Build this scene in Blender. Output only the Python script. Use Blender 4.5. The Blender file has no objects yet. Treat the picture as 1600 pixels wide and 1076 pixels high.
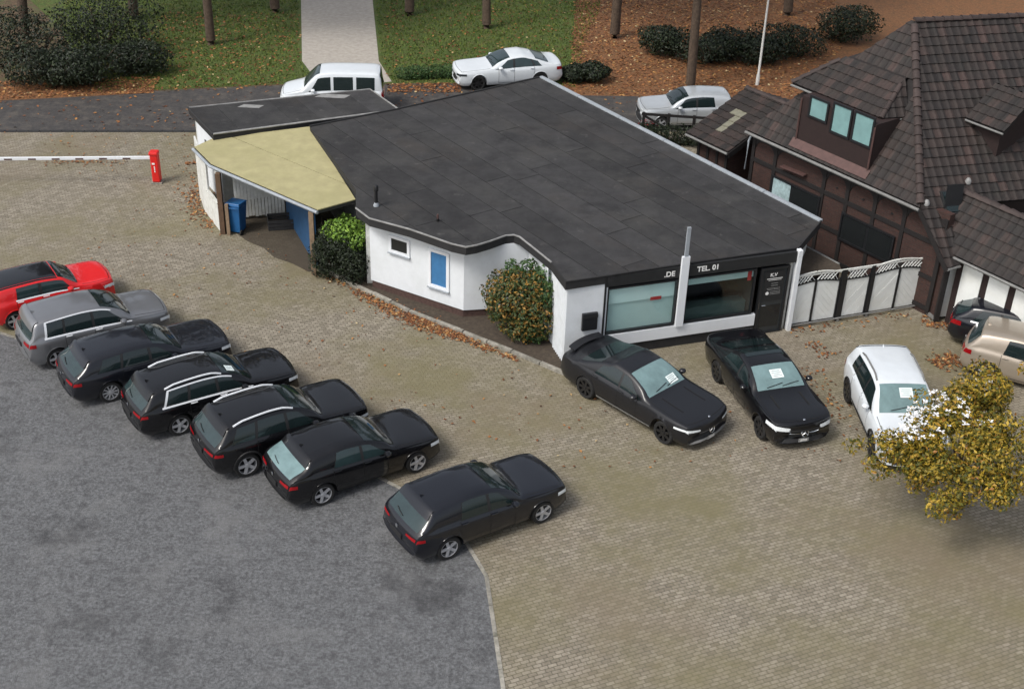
import bpy, bmesh, math, random
from mathutils import Vector, Matrix

R = math.radians
scene = bpy.context.scene
col = scene.collection

# ------------------------------------------------------------------ camera
F_PX, PITCH, ROLL, CAM_H = 2042.0, 31.2, 2.0, 21.8
_t, _r = R(PITCH), R(ROLL)
FW = Vector((0, math.cos(_t), -math.sin(_t)))
_up = Vector((0, math.sin(_t), math.cos(_t)))
_rt = Vector((1, 0, 0))
RT = _rt * math.cos(_r) + _up * math.sin(_r)
UP = _up * math.cos(_r) - _rt * math.sin(_r)
CAM = Vector((0, 0, CAM_H))
cd = bpy.data.cameras.new('camera')
cam = bpy.data.objects.new('camera', cd)
col.objects.link(cam)
m3 = Matrix((RT, UP, -FW)).transposed()
cam.matrix_world = Matrix.Translation(CAM) @ m3.to_4x4()
cd.sensor_width = 36.0
cd.lens = 36.0 * F_PX / 1600.0
cd.clip_end = 600
scene.camera = cam

# ------------------------------------------------------------------ light
world = bpy.data.worlds.new('World')
scene.world = world
world.use_nodes = True
wn, wl = world.node_tree.nodes, world.node_tree.links
SUN_EL, SUN_AZ = 52.0, 232.0      # azimuth: compass degrees, 0 = +y, clockwise
sky = wn.new('ShaderNodeTexSky')
sky.sky_type = 'NISHITA'
sky.sun_disc = False
sky.sun_elevation = R(SUN_EL)
sky.sun_rotation = R(SUN_AZ)
sky.dust_density = 4.0
sky.air_density = 1.0
hs = wn.new('ShaderNodeHueSaturation')
hs.inputs['Saturation'].default_value = 0.45
bg = wn['Background']
wl.new(sky.outputs[0], hs.inputs['Color'])
wl.new(hs.outputs[0], bg.inputs['Color'])
bg.inputs['Strength'].default_value = 0.125
sd = bpy.data.lights.new('sun', 'SUN')
sd.energy = 1.5
sd.angle = R(18)
sd.color = (1.0, 0.96, 0.9)
sun = bpy.data.objects.new('sun', sd)
col.objects.link(sun)
_az = R(SUN_AZ)
sdir = Vector((math.sin(_az) * math.cos(R(SUN_EL)), math.cos(_az) * math.cos(R(SUN_EL)), math.sin(R(SUN_EL))))
sun.rotation_euler = (-sdir).to_track_quat('-Z', 'Y').to_euler()
sun.location = sdir * 60
scene.view_settings.view_transform = 'Standard'
scene.view_settings.look = 'None'
scene.view_settings.exposure = 0.5
scene.view_settings.gamma = 1.0

# ------------------------------------------------------------------ pixel -> place
def ray(x, y):
    return FW * F_PX + RT * (x - 800) - UP * (y - 538)
def P(x, y, z=0.0):
    d = ray(x, y)
    return CAM + d * ((z - CAM_H) / d.z)
def PP(x, y, p0, n):
    """pixel onto the plane through p0 with normal n"""
    d = ray(x, y)
    return CAM + d * ((p0 - CAM).dot(n) / d.dot(n))
def V2(p, z):
    return Vector((p[0], p[1], z))

# ------------------------------------------------------------------ materials
def ninp(n, **k):
    for a, b in k.items():
        n.inputs[a.replace('_', ' ')].default_value = b
def pm(name, c, rough=0.6, metal=0.0, coat=0.0, var=0.12, vs=2.5, bump=0.0, bs=60.0, rnd=0.0, spec=0.5, ramp=None,
       trans=0.0, tint=None, tints=0.6, layers=()):
    m = bpy.data.materials.new(name)
    m.use_nodes = True
    N, L = m.node_tree.nodes, m.node_tree.links
    b = N['Principled BSDF']
    tc = N.new('ShaderNodeTexCoord')
    base = None
    if ramp or rnd:
        g = N.new('ShaderNodeNewGeometry')
        oi = N.new('ShaderNodeObjectInfo')
        ad = N.new('ShaderNodeMath'); ad.operation = 'ADD'
        fr = N.new('ShaderNodeMath'); fr.operation = 'FRACT'
        L.new(g.outputs['Random Per Island'], ad.inputs[0])
        L.new(oi.outputs['Random'], ad.inputs[1])
        L.new(ad.outputs[0], fr.inputs[0])
        cr = N.new('ShaderNodeValToRGB')
        if ramp:
            e = cr.color_ramp.elements
            while len(e) < len(ramp): e.new(0.5)
            for i, (p, q) in enumerate(ramp):
                e[i].position = p; e[i].color = (*q, 1)
        else:
            e = cr.color_ramp.elements
            e[0].color = (*[v * (1 - rnd) for v in c], 1)
            e[1].color = (*[min(1, v * (1 + rnd)) for v in c], 1)
        L.new(fr.outputs[0], cr.inputs[0])
        base = cr.outputs[0]
    if var or tint:
        nz = N.new('ShaderNodeTexNoise')
        ninp(nz, Scale=vs, Detail=7.0, Roughness=0.65)
        L.new(tc.outputs['Object'], nz.inputs['Vector'])
        mr = N.new('ShaderNodeMapRange')
        ninp(mr, From_Min=0.28, From_Max=0.72, To_Min=1 - var, To_Max=1 + var)
        L.new(nz.outputs[0], mr.inputs[0])
        mx = N.new('ShaderNodeMix'); mx.data_type = 'RGBA'; mx.blend_type = 'MULTIPLY'
        mx.inputs[0].default_value = 1.0
        if base is not None: L.new(base, mx.inputs[6])
        else: mx.inputs[6].default_value = (*c, 1)
        L.new(mr.outputs[0], mx.inputs[7])
        base = mx.outputs[2]
        if tint:
            n2 = N.new('ShaderNodeTexNoise')
            ninp(n2, Scale=vs * 0.31, Detail=8.0, Roughness=0.7)
            L.new(tc.outputs['Object'], n2.inputs['Vector'])
            r2 = N.new('ShaderNodeMapRange')
            ninp(r2, From_Min=0.48, From_Max=0.68, To_Min=0.0, To_Max=tints)
            L.new(n2.outputs[0], r2.inputs[0])
            m2 = N.new('ShaderNodeMix'); m2.data_type = 'RGBA'
            L.new(r2.outputs[0], m2.inputs[0])
            L.new(base, m2.inputs[6])
            m2.inputs[7].default_value = (*tint, 1)
            base = m2.outputs[2]
    for (lc, ls, lo, hi, am) in layers:
        n3 = N.new('ShaderNodeTexNoise'); ninp(n3, Scale=ls, Detail=9.0, Roughness=0.7)
        L.new(tc.outputs['Object'], n3.inputs['Vector'])
        r3 = N.new('ShaderNodeMapRange'); ninp(r3, From_Min=lo, From_Max=hi, To_Min=0.0, To_Max=am); L.new(n3.outputs[0], r3.inputs[0])
        m3_ = N.new('ShaderNodeMix'); m3_.data_type = 'RGBA'; L.new(r3.outputs[0], m3_.inputs[0]); L.new(base, m3_.inputs[6]); m3_.inputs[7].default_value = (*lc, 1)
        base = m3_.outputs[2]
    if base is not None: L.new(base, b.inputs['Base Color'])
    else: b.inputs['Base Color'].default_value = (*c, 1)
    ninp(b, Roughness=rough, Metallic=metal)
    b.inputs['Coat Weight'].default_value = coat
    b.inputs['Coat Roughness'].default_value = 0.04
    b.inputs['Specular IOR Level'].default_value = spec
    b.inputs['Transmission Weight'].default_value = trans
    if bump:
        nb = N.new('ShaderNodeTexNoise')
        ninp(nb, Scale=bs, Detail=4.0)
        L.new(tc.outputs['Object'], nb.inputs['Vector'])
        bp = N.new('ShaderNodeBump')
        ninp(bp, Strength=bump, Distance=0.02)
        L.new(nb.outputs[0], bp.inputs['Height'])
        L.new(bp.outputs[0], b.inputs['Normal'])
    return m

def brick_mat(name, c1, c2, mortar, bw, bh, ms, rot=0.0, vert=False, stain=None, stain2=None, rough=0.85, axis=None):
    """small blocks: too small in the picture to build singly"""
    m = bpy.data.materials.new(name)
    m.use_nodes = True
    N, L = m.node_tree.nodes, m.node_tree.links
    b = N['Principled BSDF']
    tc = N.new('ShaderNodeTexCoord')
    mp = N.new('ShaderNodeMapping')
    L.new(tc.outputs['Object'], mp.inputs['Vector'])
    vec = mp.outputs[0]
    if vert:
        # wall: horizontal coordinate along 'axis', vertical z
        dt = N.new('ShaderNodeVectorMath'); dt.operation = 'DOT_PRODUCT'
        dt.inputs[1].default_value = (axis[0], axis[1], 0)
        L.new(tc.outputs['Object'], dt.inputs[0])
        sx = N.new('ShaderNodeSeparateXYZ'); L.new(tc.outputs['Object'], sx.inputs[0])
        cx = N.new('ShaderNodeCombineXYZ')
        L.new(dt.outputs['Value'], cx.inputs[0]); L.new(sx.outputs[2], cx.inputs[1])
        vec = cx.outputs[0]
    else:
        mp.inputs['Rotation'].default_value = (0, 0, rot)
        nw = N.new('ShaderNodeTexNoise'); ninp(nw, Scale=0.9, Detail=3.0)
        L.new(tc.outputs['Object'], nw.inputs['Vector'])
        sc = N.new('ShaderNodeVectorMath'); sc.operation = 'SCALE'; sc.inputs['Scale'].default_value = 0.06
        L.new(nw.outputs['Color'], sc.inputs[0])
        av = N.new('ShaderNodeVectorMath'); av.operation = 'ADD'
        L.new(mp.outputs[0], av.inputs[0]); L.new(sc.outputs[0], av.inputs[1])
        vec = av.outputs[0]
    br = N.new('ShaderNodeTexBrick')
    br.inputs['Color1'].default_value = (*c1, 1); br.inputs['Color2'].default_value = (*c2, 1)
    br.inputs['Mortar'].default_value = (*mortar, 1)
    ninp(br, Scale=1.0, Mortar_Size=ms, Mortar_Smooth=0.3, Bias=0.0, Brick_Width=bw, Row_Height=bh)
    L.new(vec, br.inputs['Vector'])
    base = br.outputs['Color']
    def mixn(base, colr, scale, lo, hi, amt, mode='MIX', det=9.0):
        nz = N.new('ShaderNodeTexNoise'); ninp(nz, Scale=scale, Detail=det, Roughness=0.68)
        L.new(tc.outputs['Object'], nz.inputs['Vector'])
        r2 = N.new('ShaderNodeMapRange'); ninp(r2, From_Min=lo, From_Max=hi, To_Min=0.0, To_Max=amt)
        L.new(nz.outputs[0], r2.inputs[0])
        m2 = N.new('ShaderNodeMix'); m2.data_type = 'RGBA'; m2.blend_type = mode
        L.new(r2.outputs[0], m2.inputs[0]); L.new(base, m2.inputs[6]); m2.inputs[7].default_value = (*colr, 1)
        return m2.outputs[2]
    base = mixn(base, (0.5, 0.47, 0.43), 5.0, 0.40, 0.70, 0.55, 'MULTIPLY')
    base = mixn(base, (0.62, 0.6, 0.56), 28.0, 0.45, 0.7, 0.8, 'MULTIPLY', 3.0)
    if stain: base = mixn(base, stain, 0.20, 0.43, 0.63, 0.80)
    if stain2: base = mixn(base, stain2, 0.12, 0.50, 0.66, 0.65)
    L.new(base, b.inputs['Base Color'])
    ninp(b, Roughness=rough)
    bp = N.new('ShaderNodeBump'); ninp(bp, Strength=0.5, Distance=0.012); bp.invert = True
    L.new(br.outputs['Fac'], bp.inputs['Height']); L.new(bp.outputs[0], b.inputs['Normal'])
    return m

def glass_mat(name, tint=(0.75, 0.85, 0.85)):
    m = bpy.data.materials.new(name); m.use_nodes = True
    N, L = m.node_tree.nodes, m.node_tree.links
    N.remove(N['Principled BSDF'])
    t = N.new('ShaderNodeBsdfTransparent'); t.inputs[0].default_value = (*tint, 1)
    g = N.new('ShaderNodeBsdfGlossy'); g.inputs['Roughness'].default_value = 0.03
    f = N.new('ShaderNodeFresnel'); f.inputs[0].default_value = 1.5
    mx = N.new('ShaderNodeMixShader')
    ge = N.new('ShaderNodeNewGeometry'); inv = N.new('ShaderNodeMath'); inv.operation = 'SUBTRACT'; inv.inputs[0].default_value = 1.0
    L.new(ge.outputs['Backfacing'], inv.inputs[1]); mu = N.new('ShaderNodeMath'); mu.operation = 'MULTIPLY'
    L.new(inv.outputs[0], mu.inputs[0]); ad_ = N.new('ShaderNodeMath'); ad_.operation = 'ADD'; ad_.inputs[1].default_value = 0.06; L.new(f.outputs[0], ad_.inputs[0]); L.new(ad_.outputs[0], mu.inputs[1])
    L.new(mu.outputs[0], mx.inputs[0]); L.new(t.outputs[0], mx.inputs[1]); L.new(g.outputs[0], mx.inputs[2])
    L.new(mx.outputs[0], N['Material Output'].inputs[0])
    return m

# direction of the plot boundary (right roof edge, house wall) and of the street front
U = Vector((0.594, -0.804, 0)).normalized()
NL = Vector((-0.804, -0.594, 0)).normalized()
VF = Vector((0.976, 0.218, 0)).normalized()

M = {}
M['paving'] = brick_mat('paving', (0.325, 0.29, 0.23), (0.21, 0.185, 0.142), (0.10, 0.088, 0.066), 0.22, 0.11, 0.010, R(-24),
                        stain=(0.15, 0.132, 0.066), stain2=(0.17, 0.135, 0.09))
M['gravel'] = pm('gravel', (0.115, 0.118, 0.122), 0.75, var=0.6, vs=12, bump=1.0, bs=45, tint=(0.05, 0.05, 0.052), tints=0.85, layers=[((0.17, 0.17, 0.17), 0.5, .52, .66, .45), ((0.028, 0.028, 0.03), 0.28, .55, .66, .7), ((0.24, 0.23, 0.22), 22, .66, .72, .8)])
M['asphalt'] = pm('asphalt', (0.045, 0.042, 0.041), 0.82, var=0.35, vs=6, bump=0.5, bs=90, tint=(0.11, 0.095, 0.08), tints=0.7)
M['earth'] = pm('earth', (0.085, 0.055, 0.03), 0.95, var=0.5, vs=4, bump=0.8, bs=20, tint=(0.06, 0.085, 0.02), tints=0.9)
M['lawn'] = pm('lawn', (0.055, 0.085, 0.012), 0.95, var=0.5, vs=6, bump=0.9, bs=30, tint=(0.11, 0.075, 0.025), tints=0.7)
M['leaf_carpet'] = pm('leaf_carpet', (0.17, 0.075, 0.028), 0.95, var=0.6, vs=9, bump=1.0, bs=25, tint=(0.07, 0.05, 0.022), tints=0.75)
M['soil'] = pm('soil', (0.055, 0.042, 0.03), 0.95, var=0.4, vs=8, bump=0.6, bs=30)
M['path'] = pm('path', (0.36, 0.33, 0.29), 0.9, var=0.2, vs=4, bump=0.3, bs=40)
M['kerb'] = pm('kerb', (0.27, 0.255, 0.22), 0.9, var=0.4, vs=6, bump=0.5, bs=30, rnd=0.2, tint=(0.09, 0.09, 0.06), tints=0.7)
M['white_wall'] = pm('white_wall', (0.69, 0.725, 0.755), 0.75, var=0.05, vs=3, bump=0.08, bs=50, tint=(0.50, 0.53, 0.51), tints=0.30)
M['white_old'] = pm('white_old', (0.62, 0.63, 0.60), 0.8, var=0.14, vs=6, tint=(0.40, 0.40, 0.33), tints=0.6)
M['white_fence'] = pm('white_fence', (0.74, 0.76, 0.74), 0.7, var=0.06, vs=3, tint=(0.58, 0.58, 0.50), tints=0.35, rnd=0.03)
M['white_metal'] = pm('white_metal', (0.30, 0.33, 0.36), 0.4, var=0.15, vs=5, metal=0.0)
M['white_paint'] = pm('white_paint', (0.74, 0.77, 0.80), 0.45, var=0.04)
M['plinth'] = pm('plinth', (0.022, 0.022, 0.023), 0.8, var=0.3, vs=6)
M['brick_plinth'] = pm('brick_plinth', (0.07, 0.04, 0.033), 0.9, var=0.35, vs=10)
M['felt'] = pm('felt', (0.026, 0.0255, 0.0265), 0.8, var=0.42, vs=1.9, bump=0.5, bs=40, rnd=0.3, tint=(0.052, 0.051, 0.048), tints=0.6, layers=[((0.042, 0.034, 0.028), 0.35, .52, .68, .45), ((0.010, 0.010, 0.011), 0.8, .54, .66, .65), ((0.11, 0.108, 0.10), 2.6, .60, .74, .6)])
M['felt_edge'] = pm('felt_edge', (0.018, 0.018, 0.019), 0.8, var=0.3, vs=5)
M['felt_trim'] = pm('felt_trim', (0.24, 0.24, 0.235), 0.6, var=0.3, vs=4)
M['beige_roof'] = pm('beige_roof', (0.34, 0.31, 0.165), 0.8, var=0.14, vs=2.2, tint=(0.28, 0.262, 0.125), tints=0.55, rnd=0.03)
M['fascia'] = pm('fascia', (0.014, 0.015, 0.016), 0.6, var=0.2, vs=5)
M['black_frame'] = pm('black_frame', (0.014, 0.015, 0.017), 0.4, var=0.1)
M['blue_panel'] = pm('blue_panel', (0.045, 0.17, 0.36), 0.5, var=0.12, vs=6)
M['blue_wall'] = pm('blue_wall', (0.02, 0.075, 0.17), 0.6, var=0.2, vs=4)
M['blue_bin'] = pm('blue_bin', (0.012, 0.10, 0.27), 0.42, var=0.1, vs=6)
M['dark_pane'] = pm('dark_pane', (0.014, 0.016, 0.017), 0.12, var=0.0, spec=0.6)
M['teal_pane'] = pm('teal_pane', (0.19, 0.33, 0.33), 0.12, var=0.12, vs=3, spec=0.6)
M['pale_pane'] = pm('pale_pane', (0.36, 0.48, 0.50), 0.12, var=0.35, vs=6, spec=0.6)  # lit look of one house pane put into its pale colour
M['shop_glass'] = glass_mat('shop_glass', (0.90, 0.95, 0.95))
M['blind'] = pm('blind', (0.78, 0.90, 0.88), 0.8, var=0.04, vs=2)  # brightened so the blind colour also carries the pane's sky reflection
M['blind_low'] = pm('blind_low', (0.58, 0.70, 0.68), 0.8, var=0.05, vs=2)  # lower tone, brightened likewise for the sky mirrored in the pane
M['room_teal'] = pm('room_teal', (0.075, 0.105, 0.10), 0.6, var=0.2)
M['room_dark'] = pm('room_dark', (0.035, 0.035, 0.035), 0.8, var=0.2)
M['red_item'] = pm('red_item', (0.6, 0.05, 0.05), 0.5, var=0.05)
M['door_leaf'] = pm('door_leaf', (0.03, 0.035, 0.038), 0.25, var=0.1)
M['letter'] = pm('letter', (0.8, 0.8, 0.78), 0.5, var=0.0)
M['chrome'] = pm('chrome', (0.78, 0.79, 0.8), 0.18, metal=1.0, var=0.0)
M['bright_trim'] = pm('bright_trim', (0.80, 0.82, 0.84), 0.25, metal=0.25, var=0.0)
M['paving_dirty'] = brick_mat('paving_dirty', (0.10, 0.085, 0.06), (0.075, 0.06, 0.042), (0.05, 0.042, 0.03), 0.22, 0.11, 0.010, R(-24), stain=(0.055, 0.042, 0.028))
M['silver'] = pm('silver', (0.46, 0.47, 0.49), 0.32, metal=0.35, var=0.0)
M['wood'] = pm('wood', (0.11, 0.065, 0.038), 0.8, var=0.3, vs=8)
M['wood_pale'] = pm('wood_pale', (0.24, 0.17, 0.11), 0.8, var=0.3, vs=8)
M['timber'] = pm('timber', (0.010, 0.008, 0.008), 0.8, var=0.3, vs=8)
M['house_brick'] = brick_mat('house_brick', (0.062, 0.025, 0.019), (0.042, 0.018, 0.015), (0.045, 0.034, 0.029), 0.24, 0.075, 0.012,
                             vert=True, axis=U)
M['house_brick_front'] = brick_mat('house_brick_front', (0.07, 0.028, 0.02), (0.05, 0.02, 0.017), (0.05, 0.038, 0.033), 0.24, 0.075, 0.012,
                             vert=True, axis=VF)
M['tile'] = pm('tile', (0.06, 0.046, 0.043), 0.75, var=0.3, vs=6, bump=0.3, bs=60,
               ramp=[(0.0, (0.011, 0.0085, 0.008)), (0.45, (0.019, 0.0138, 0.0122)), (0.8, (0.026, 0.0178, 0.0152)), (1.0, (0.046, 0.028, 0.024))],
               tint=(0.018, 0.019, 0.015), tints=0.4)
M['tile_glass'] = pm('tile_glass', (0.19, 0.185, 0.14), 0.35, var=0.2, vs=8)
M['hip_tile'] = pm('hip_tile', (0.042, 0.029, 0.026), 0.75, var=0.3, vs=7, rnd=0.22)
M['flash'] = pm('flash', (0.085, 0.045, 0.04), 0.7, var=0.25, vs=5)
M['gutter'] = pm('gutter', (0.17, 0.17, 0.165), 0.5, var=0.25, vs=4)
M['dormer_wall'] = pm('dormer_wall', (0.02, 0.010, 0.009), 0.8, var=0.25, vs=7)
M['red_barrier'] = pm('red_barrier', (0.62, 0.015, 0.012), 0.4, var=0.08, vs=5)
M['pipe'] = pm('pipe', (0.012, 0.012, 0.013), 0.5, var=0.1)
M['bark'] = pm('bark', (0.075, 0.052, 0.036), 0.95, var=0.45, vs=8, bump=0.9, bs=18)
M['lamp_pole'] = pm('lamp_pole', (0.5, 0.5, 0.48), 0.5, var=0.1)
def leafmat(name, ramp):
    return pm(name, (0, 0, 0), 0.55, var=0.25, vs=1.2, ramp=ramp, spec=0.35)
M['leaf_dark'] = leafmat('leaf_dark', [(0, (0.005, 0.009, 0.004)), (0.6, (0.011, 0.019, 0.007)), (1, (0.022, 0.034, 0.011))])  # near-black greens, partly wood-edge shade put into the leaf colour
M['leaf_bright'] = leafmat('leaf_bright', [(0, (0.04, 0.09, 0.01)), (0.5, (0.10, 0.19, 0.02)), (1, (0.18, 0.29, 0.035))])
M['leaf_autumn'] = leafmat('leaf_autumn', [(0, (0.015, 0.035, 0.010)), (0.42, (0.035, 0.06, 0.015)), (0.70, (0.085, 0.08, 0.018)),
                                           (0.88, (0.24, 0.12, 0.025)), (1, (0.30, 0.17, 0.03))])
M['leaf_green'] = leafmat('leaf_green', [(0, (0.018, 0.045, 0.014)), (0.5, (0.035, 0.08, 0.022)), (1, (0.07, 0.13, 0.035))])
M['leaf_yellow'] = leafmat('leaf_yellow', [(0, (0.03, 0.04, 0.008)), (0.3, (0.11, 0.105, 0.012)), (0.7, (0.27, 0.18, 0.015)),
                                           (0.9, (0.38, 0.26, 0.03)), (1, (0.26, 0.11, 0.02))])
M['petal'] = pm('petal', (0.82, 0.83, 0.84), 0.6, var=0.05)
M['red_petal'] = pm('red_petal', (0.4, 0.02, 0.03), 0.6, var=0.1)
M['leaf_fallen'] = pm('leaf_fallen', (0, 0, 0), 0.85, var=0.2, vs=2,
                      ramp=[(0, (0.07, 0.026, 0.011)), (0.4, (0.18, 0.065, 0.022)), (0.75, (0.28, 0.115, 0.035)), (0.94, (0.36, 0.19, 0.06)), (1, (0.5, 0.4, 0.22))])
M['grass'] = pm('grass', (0, 0, 0), 0.8, var=0.3, vs=1.5, ramp=[(0, (0.03, 0.055, 0.006)), (0.6, (0.075, 0.12, 0.012)), (1, (0.15, 0.17, 0.025))])
# cars
def paint(name, c, rough=0.4, metal=0.0, coat=1.0, spec=0.25):
    return pm(name, c, rough, metal=metal, coat=coat, var=0.04, vs=3, spec=spec)
M['p_black'] = paint('paint_black', (0.004, 0.004, 0.005), spec=0.1)
M['p_matt'] = paint('paint_matt_black', (0.008, 0.0085, 0.011), 0.40, coat=0.35, spec=0.4)
M['p_ink'] = paint('paint_ink', (0.007, 0.008, 0.012), 0.35, spec=0.15)
M['p_grey'] = paint('paint_grey', (0.21, 0.215, 0.225), 0.35, metal=0.55)
M['p_white'] = paint('paint_white', (0.62, 0.66, 0.69), 0.4)
M['p_red'] = paint('paint_red', (0.65, 0.012, 0.014), 0.4)
M['p_beige'] = paint('paint_beige', (0.36, 0.31, 0.25), 0.35, metal=0.4)
M['p_silver'] = paint('paint_silver', (0.5, 0.53, 0.55), 0.35, metal=0.4)
M['car_glass'] = pm('car_glass', (0.010, 0.018, 0.019), 0.06, var=0.0, spec=0.7)
M['car_glass_mid'] = pm('car_glass_mid', (0.02, 0.036, 0.038), 0.06, var=0.25, vs=2, spec=0.7)
M['car_glass_light'] = pm('car_glass_light', (0.15, 0.23, 0.235), 0.07, var=0.22, vs=2.5, spec=0.6)  # pale teal holds film tint and sky reflection in the colour
M['tyre'] = pm('tyre', (0.012, 0.012, 0.012), 0.8, var=0.1)
M['rim_dark'] = pm('rim_dark', (0.012, 0.012, 0.013), 0.35, var=0.0)
M['plastic'] = pm('plastic', (0.013, 0.013, 0.014), 0.6, var=0.0)
M['tail_red'] = pm('tail_red', (0.24, 0.004, 0.007), 0.15, var=0.1, vs=12)
M['lamp_clear'] = pm('lamp_clear', (0.72, 0.76, 0.78), 0.12, var=0.15, vs=14)
M['lamp_dark'] = pm('lamp_dark', (0.03, 0.035, 0.04), 0.1, var=0.0)
M['seam'] = pm('seam', (0.004, 0.004, 0.004), 0.8, var=0.0)
M['paper'] = pm('paper', (0.72, 0.80, 0.79), 0.7, var=0.04)
M['print'] = pm('print', (0.25, 0.30, 0.31), 0.7, var=0.0)

# ------------------------------------------------------------------ mesh helpers
class MB:
    def __init__(s): s.v = []; s.f = []
    def quad(s, *p):
        i = len(s.v); s.v += [Vector(q) for q in p]; s.f.append(tuple(range(i, i + len(p)))); return s
    def box(s, c, h, ax=None):
        """centre, half sizes, axes"""
        ax = ax or (Vector((1, 0, 0)), Vector((0, 1, 0)), Vector((0, 0, 1)))
        c = Vector(c); i = len(s.v)
        for sx in (-1, 1):
            for sy in (-1, 1):
                for sz in (-1, 1):
                    s.v.append(c + ax[0] * (h[0] * sx) + ax[1] * (h[1] * sy) + ax[2] * (h[2] * sz))
        s.f += [tuple(i + k for k in q) for q in ((0, 1, 3, 2), (4, 6, 7, 5), (0, 4, 5, 1), (2, 3, 7, 6), (0, 2, 6, 4), (1, 5, 7, 3))]
        return s
    def bar(s, a, b, w, h, up=Vector((0, 0, 1))):
        a, b = Vector(a), Vector(b); d = (b - a); L = d.length; d.normalize()
        sd = d.cross(up)
        if sd.length < 1e-4: sd = d.cross(Vector((0, 1, 0)))
        sd.normalize(); u2 = sd.cross(d).normalized()
        return s.box((a + b) / 2, (L / 2, w / 2, h / 2), (d, sd, u2))
    def prism(s, poly, off):
        """poly: list of 3d points, extruded by off"""
        off = Vector(off); n = len(poly); i = len(s.v)
        s.v += [Vector(p) for p in poly] + [Vector(p) + off for p in poly]
        s.f.append(tuple(i + k for k in range(n))[::-1]); s.f.append(tuple(i + n + k for k in range(n)))
        for k in range(n):
            j = (k + 1) % n
            s.f.append((i + k, i + j, i + n + j, i + n + k))
        return s
    def tube(s, pts, rad, n=8, caps=True):
        pts = [Vector(p) for p in pts]
        rs = rad if isinstance(rad, (list, tuple)) else [rad] * len(pts)
        i0 = len(s.v); m = len(pts)
        for k, p in enumerate(pts):
            d = (pts[min(k + 1, m - 1)] - pts[max(k - 1, 0)]).normalized()
            a = d.cross(Vector((0, 0, 1)))
            if a.length < 1e-3: a = d.cross(Vector((0, 1, 0)))
            a.normalize(); b = a.cross(d)
            for q in range(n):
                t = 2 * math.pi * q / n
                s.v.append(p + (a * math.cos(t) + b * math.sin(t)) * rs[k])
        for k in range(m - 1):
            for q in range(n):
                r = (q + 1) % n
                s.f.append((i0 + k * n + q, i0 + k * n + r, i0 + (k + 1) * n + r, i0 + (k + 1) * n + q))
        if caps:
            s.f.append(tuple(i0 + q for q in range(n))); s.f.append(tuple(i0 + (m - 1) * n + q for q in range(n))[::-1])
        return s
    def lathe(s, prof, n=24, axis='z', c=(0, 0, 0), caps=True):
        """prof: (radius, height)"""
        c = Vector(c); i = len(s.v); m = len(prof)
        for (r, h) in prof:
            for q in range(n):
                t = 2 * math.pi * q / n
                a, b = r * math.cos(t), r * math.sin(t)
                s.v.append(c + (Vector((a, b, h)) if axis == 'z' else Vector((a, h, b))))
        for k in range(m - 1):
            for q in range(n):
                r = (q + 1) % n
                s.f.append((i + k * n + q, i + k * n + r, i + (k + 1) * n + r, i + (k + 1) * n + q))
        if caps: s.f.append(tuple(i + q for q in range(n))[::-1]); s.f.append(tuple(i + (m - 1) * n + q for q in range(n)))
        return s
    def mesh(s, name, mat, smooth=None, fix=True):
        me = bpy.data.meshes.new(name)
        me.from_pydata([tuple(v) for v in s.v], [], s.f)
        if fix:
            bm = bmesh.new(); bm.from_mesh(me)
            bmesh.ops.recalc_face_normals(bm, faces=bm.faces)
            bm.to_mesh(me); bm.free()
        me.materials.append(M[mat] if isinstance(mat, str) else mat)
        if smooth is not None:
            me.polygons.foreach_set('use_smooth', [True] * len(me.polygons))
            me.set_sharp_from_angle(angle=R(smooth))
        me.update()
        return me
    def build(s, name, mat, parent=None, smooth=None, fix=True, bevel=0.0):
        o = bpy.data.objects.new(name, s.mesh(name, mat, smooth, fix))
        col.objects.link(o)
        if parent is not None: adopt(o, parent)
        if bevel:
            b = o.modifiers.new('bevel', 'BEVEL'); b.width = bevel; b.segments = 2; b.limit_method = 'ANGLE'
        return o

def world_loc(o):
    v = Vector(o.location)
    while o.parent: o = o.parent; v = v + o.location
    return v
def adopt(o, parent):
    """meshes are made in world coordinates; parents carry a location only"""
    o.parent = parent
    o.location = Vector(o.location) - world_loc(parent)
def empty(name, loc, label=None, cat=None, group=None):
    o = bpy.data.objects.new(name, None); col.objects.link(o)
    o.empty_display_size = 0.3; o.location = loc
    tag(o, label, cat, group)
    return o
def tag(o, label=None, cat=None, group=None, kind=None):
    if label: o['label'] = label
    if cat: o['category'] = cat
    if group: o['group'] = group
    if kind: o['kind'] = kind
    return o
def clip(poly, a, n):
    """keep the side of 2d line through a with inward normal n (tuples)"""
    out = []
    for i in range(len(poly)):
        p, q = poly[i], poly[(i + 1) % len(poly)]
        dp = (p[0] - a[0]) * n[0] + (p[1] - a[1]) * n[1]
        dq = (q[0] - a[0]) * n[0] + (q[1] - a[1]) * n[1]
        if dp >= 0: out.append(p)
        if (dp >= 0) != (dq >= 0):
            t = dp / (dp - dq); out.append((p[0] + (q[0] - p[0]) * t, p[1] + (q[1] - p[1]) * t))
    return out
def clip_rect(poly, x0, x1, y0, y1):
    for a, n in (((x0, 0), (1, 0)), ((x1, 0), (-1, 0)), ((0, y0), (0, 1)), ((0, y1), (0, -1))):
        if len(poly) < 3: return []
        poly = clip(poly, a, n)
    return poly if len(poly) >= 3 else []
def area2(p):
    return 0.5 * abs(sum(p[i][0] * p[(i + 1) % len(p)][1] - p[(i + 1) % len(p)][0] * p[i][1] for i in range(len(p))))
def inside(p, poly):
    r = False; j = len(poly) - 1
    for i in range(len(poly)):
        a, b = poly[i], poly[j]
        if (a[1] > p[1]) != (b[1] > p[1]) and p[0] < (b[0] - a[0]) * (p[1] - a[1]) / (b[1] - a[1]) + a[0]: r = not r
        j = i
    return r
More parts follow.
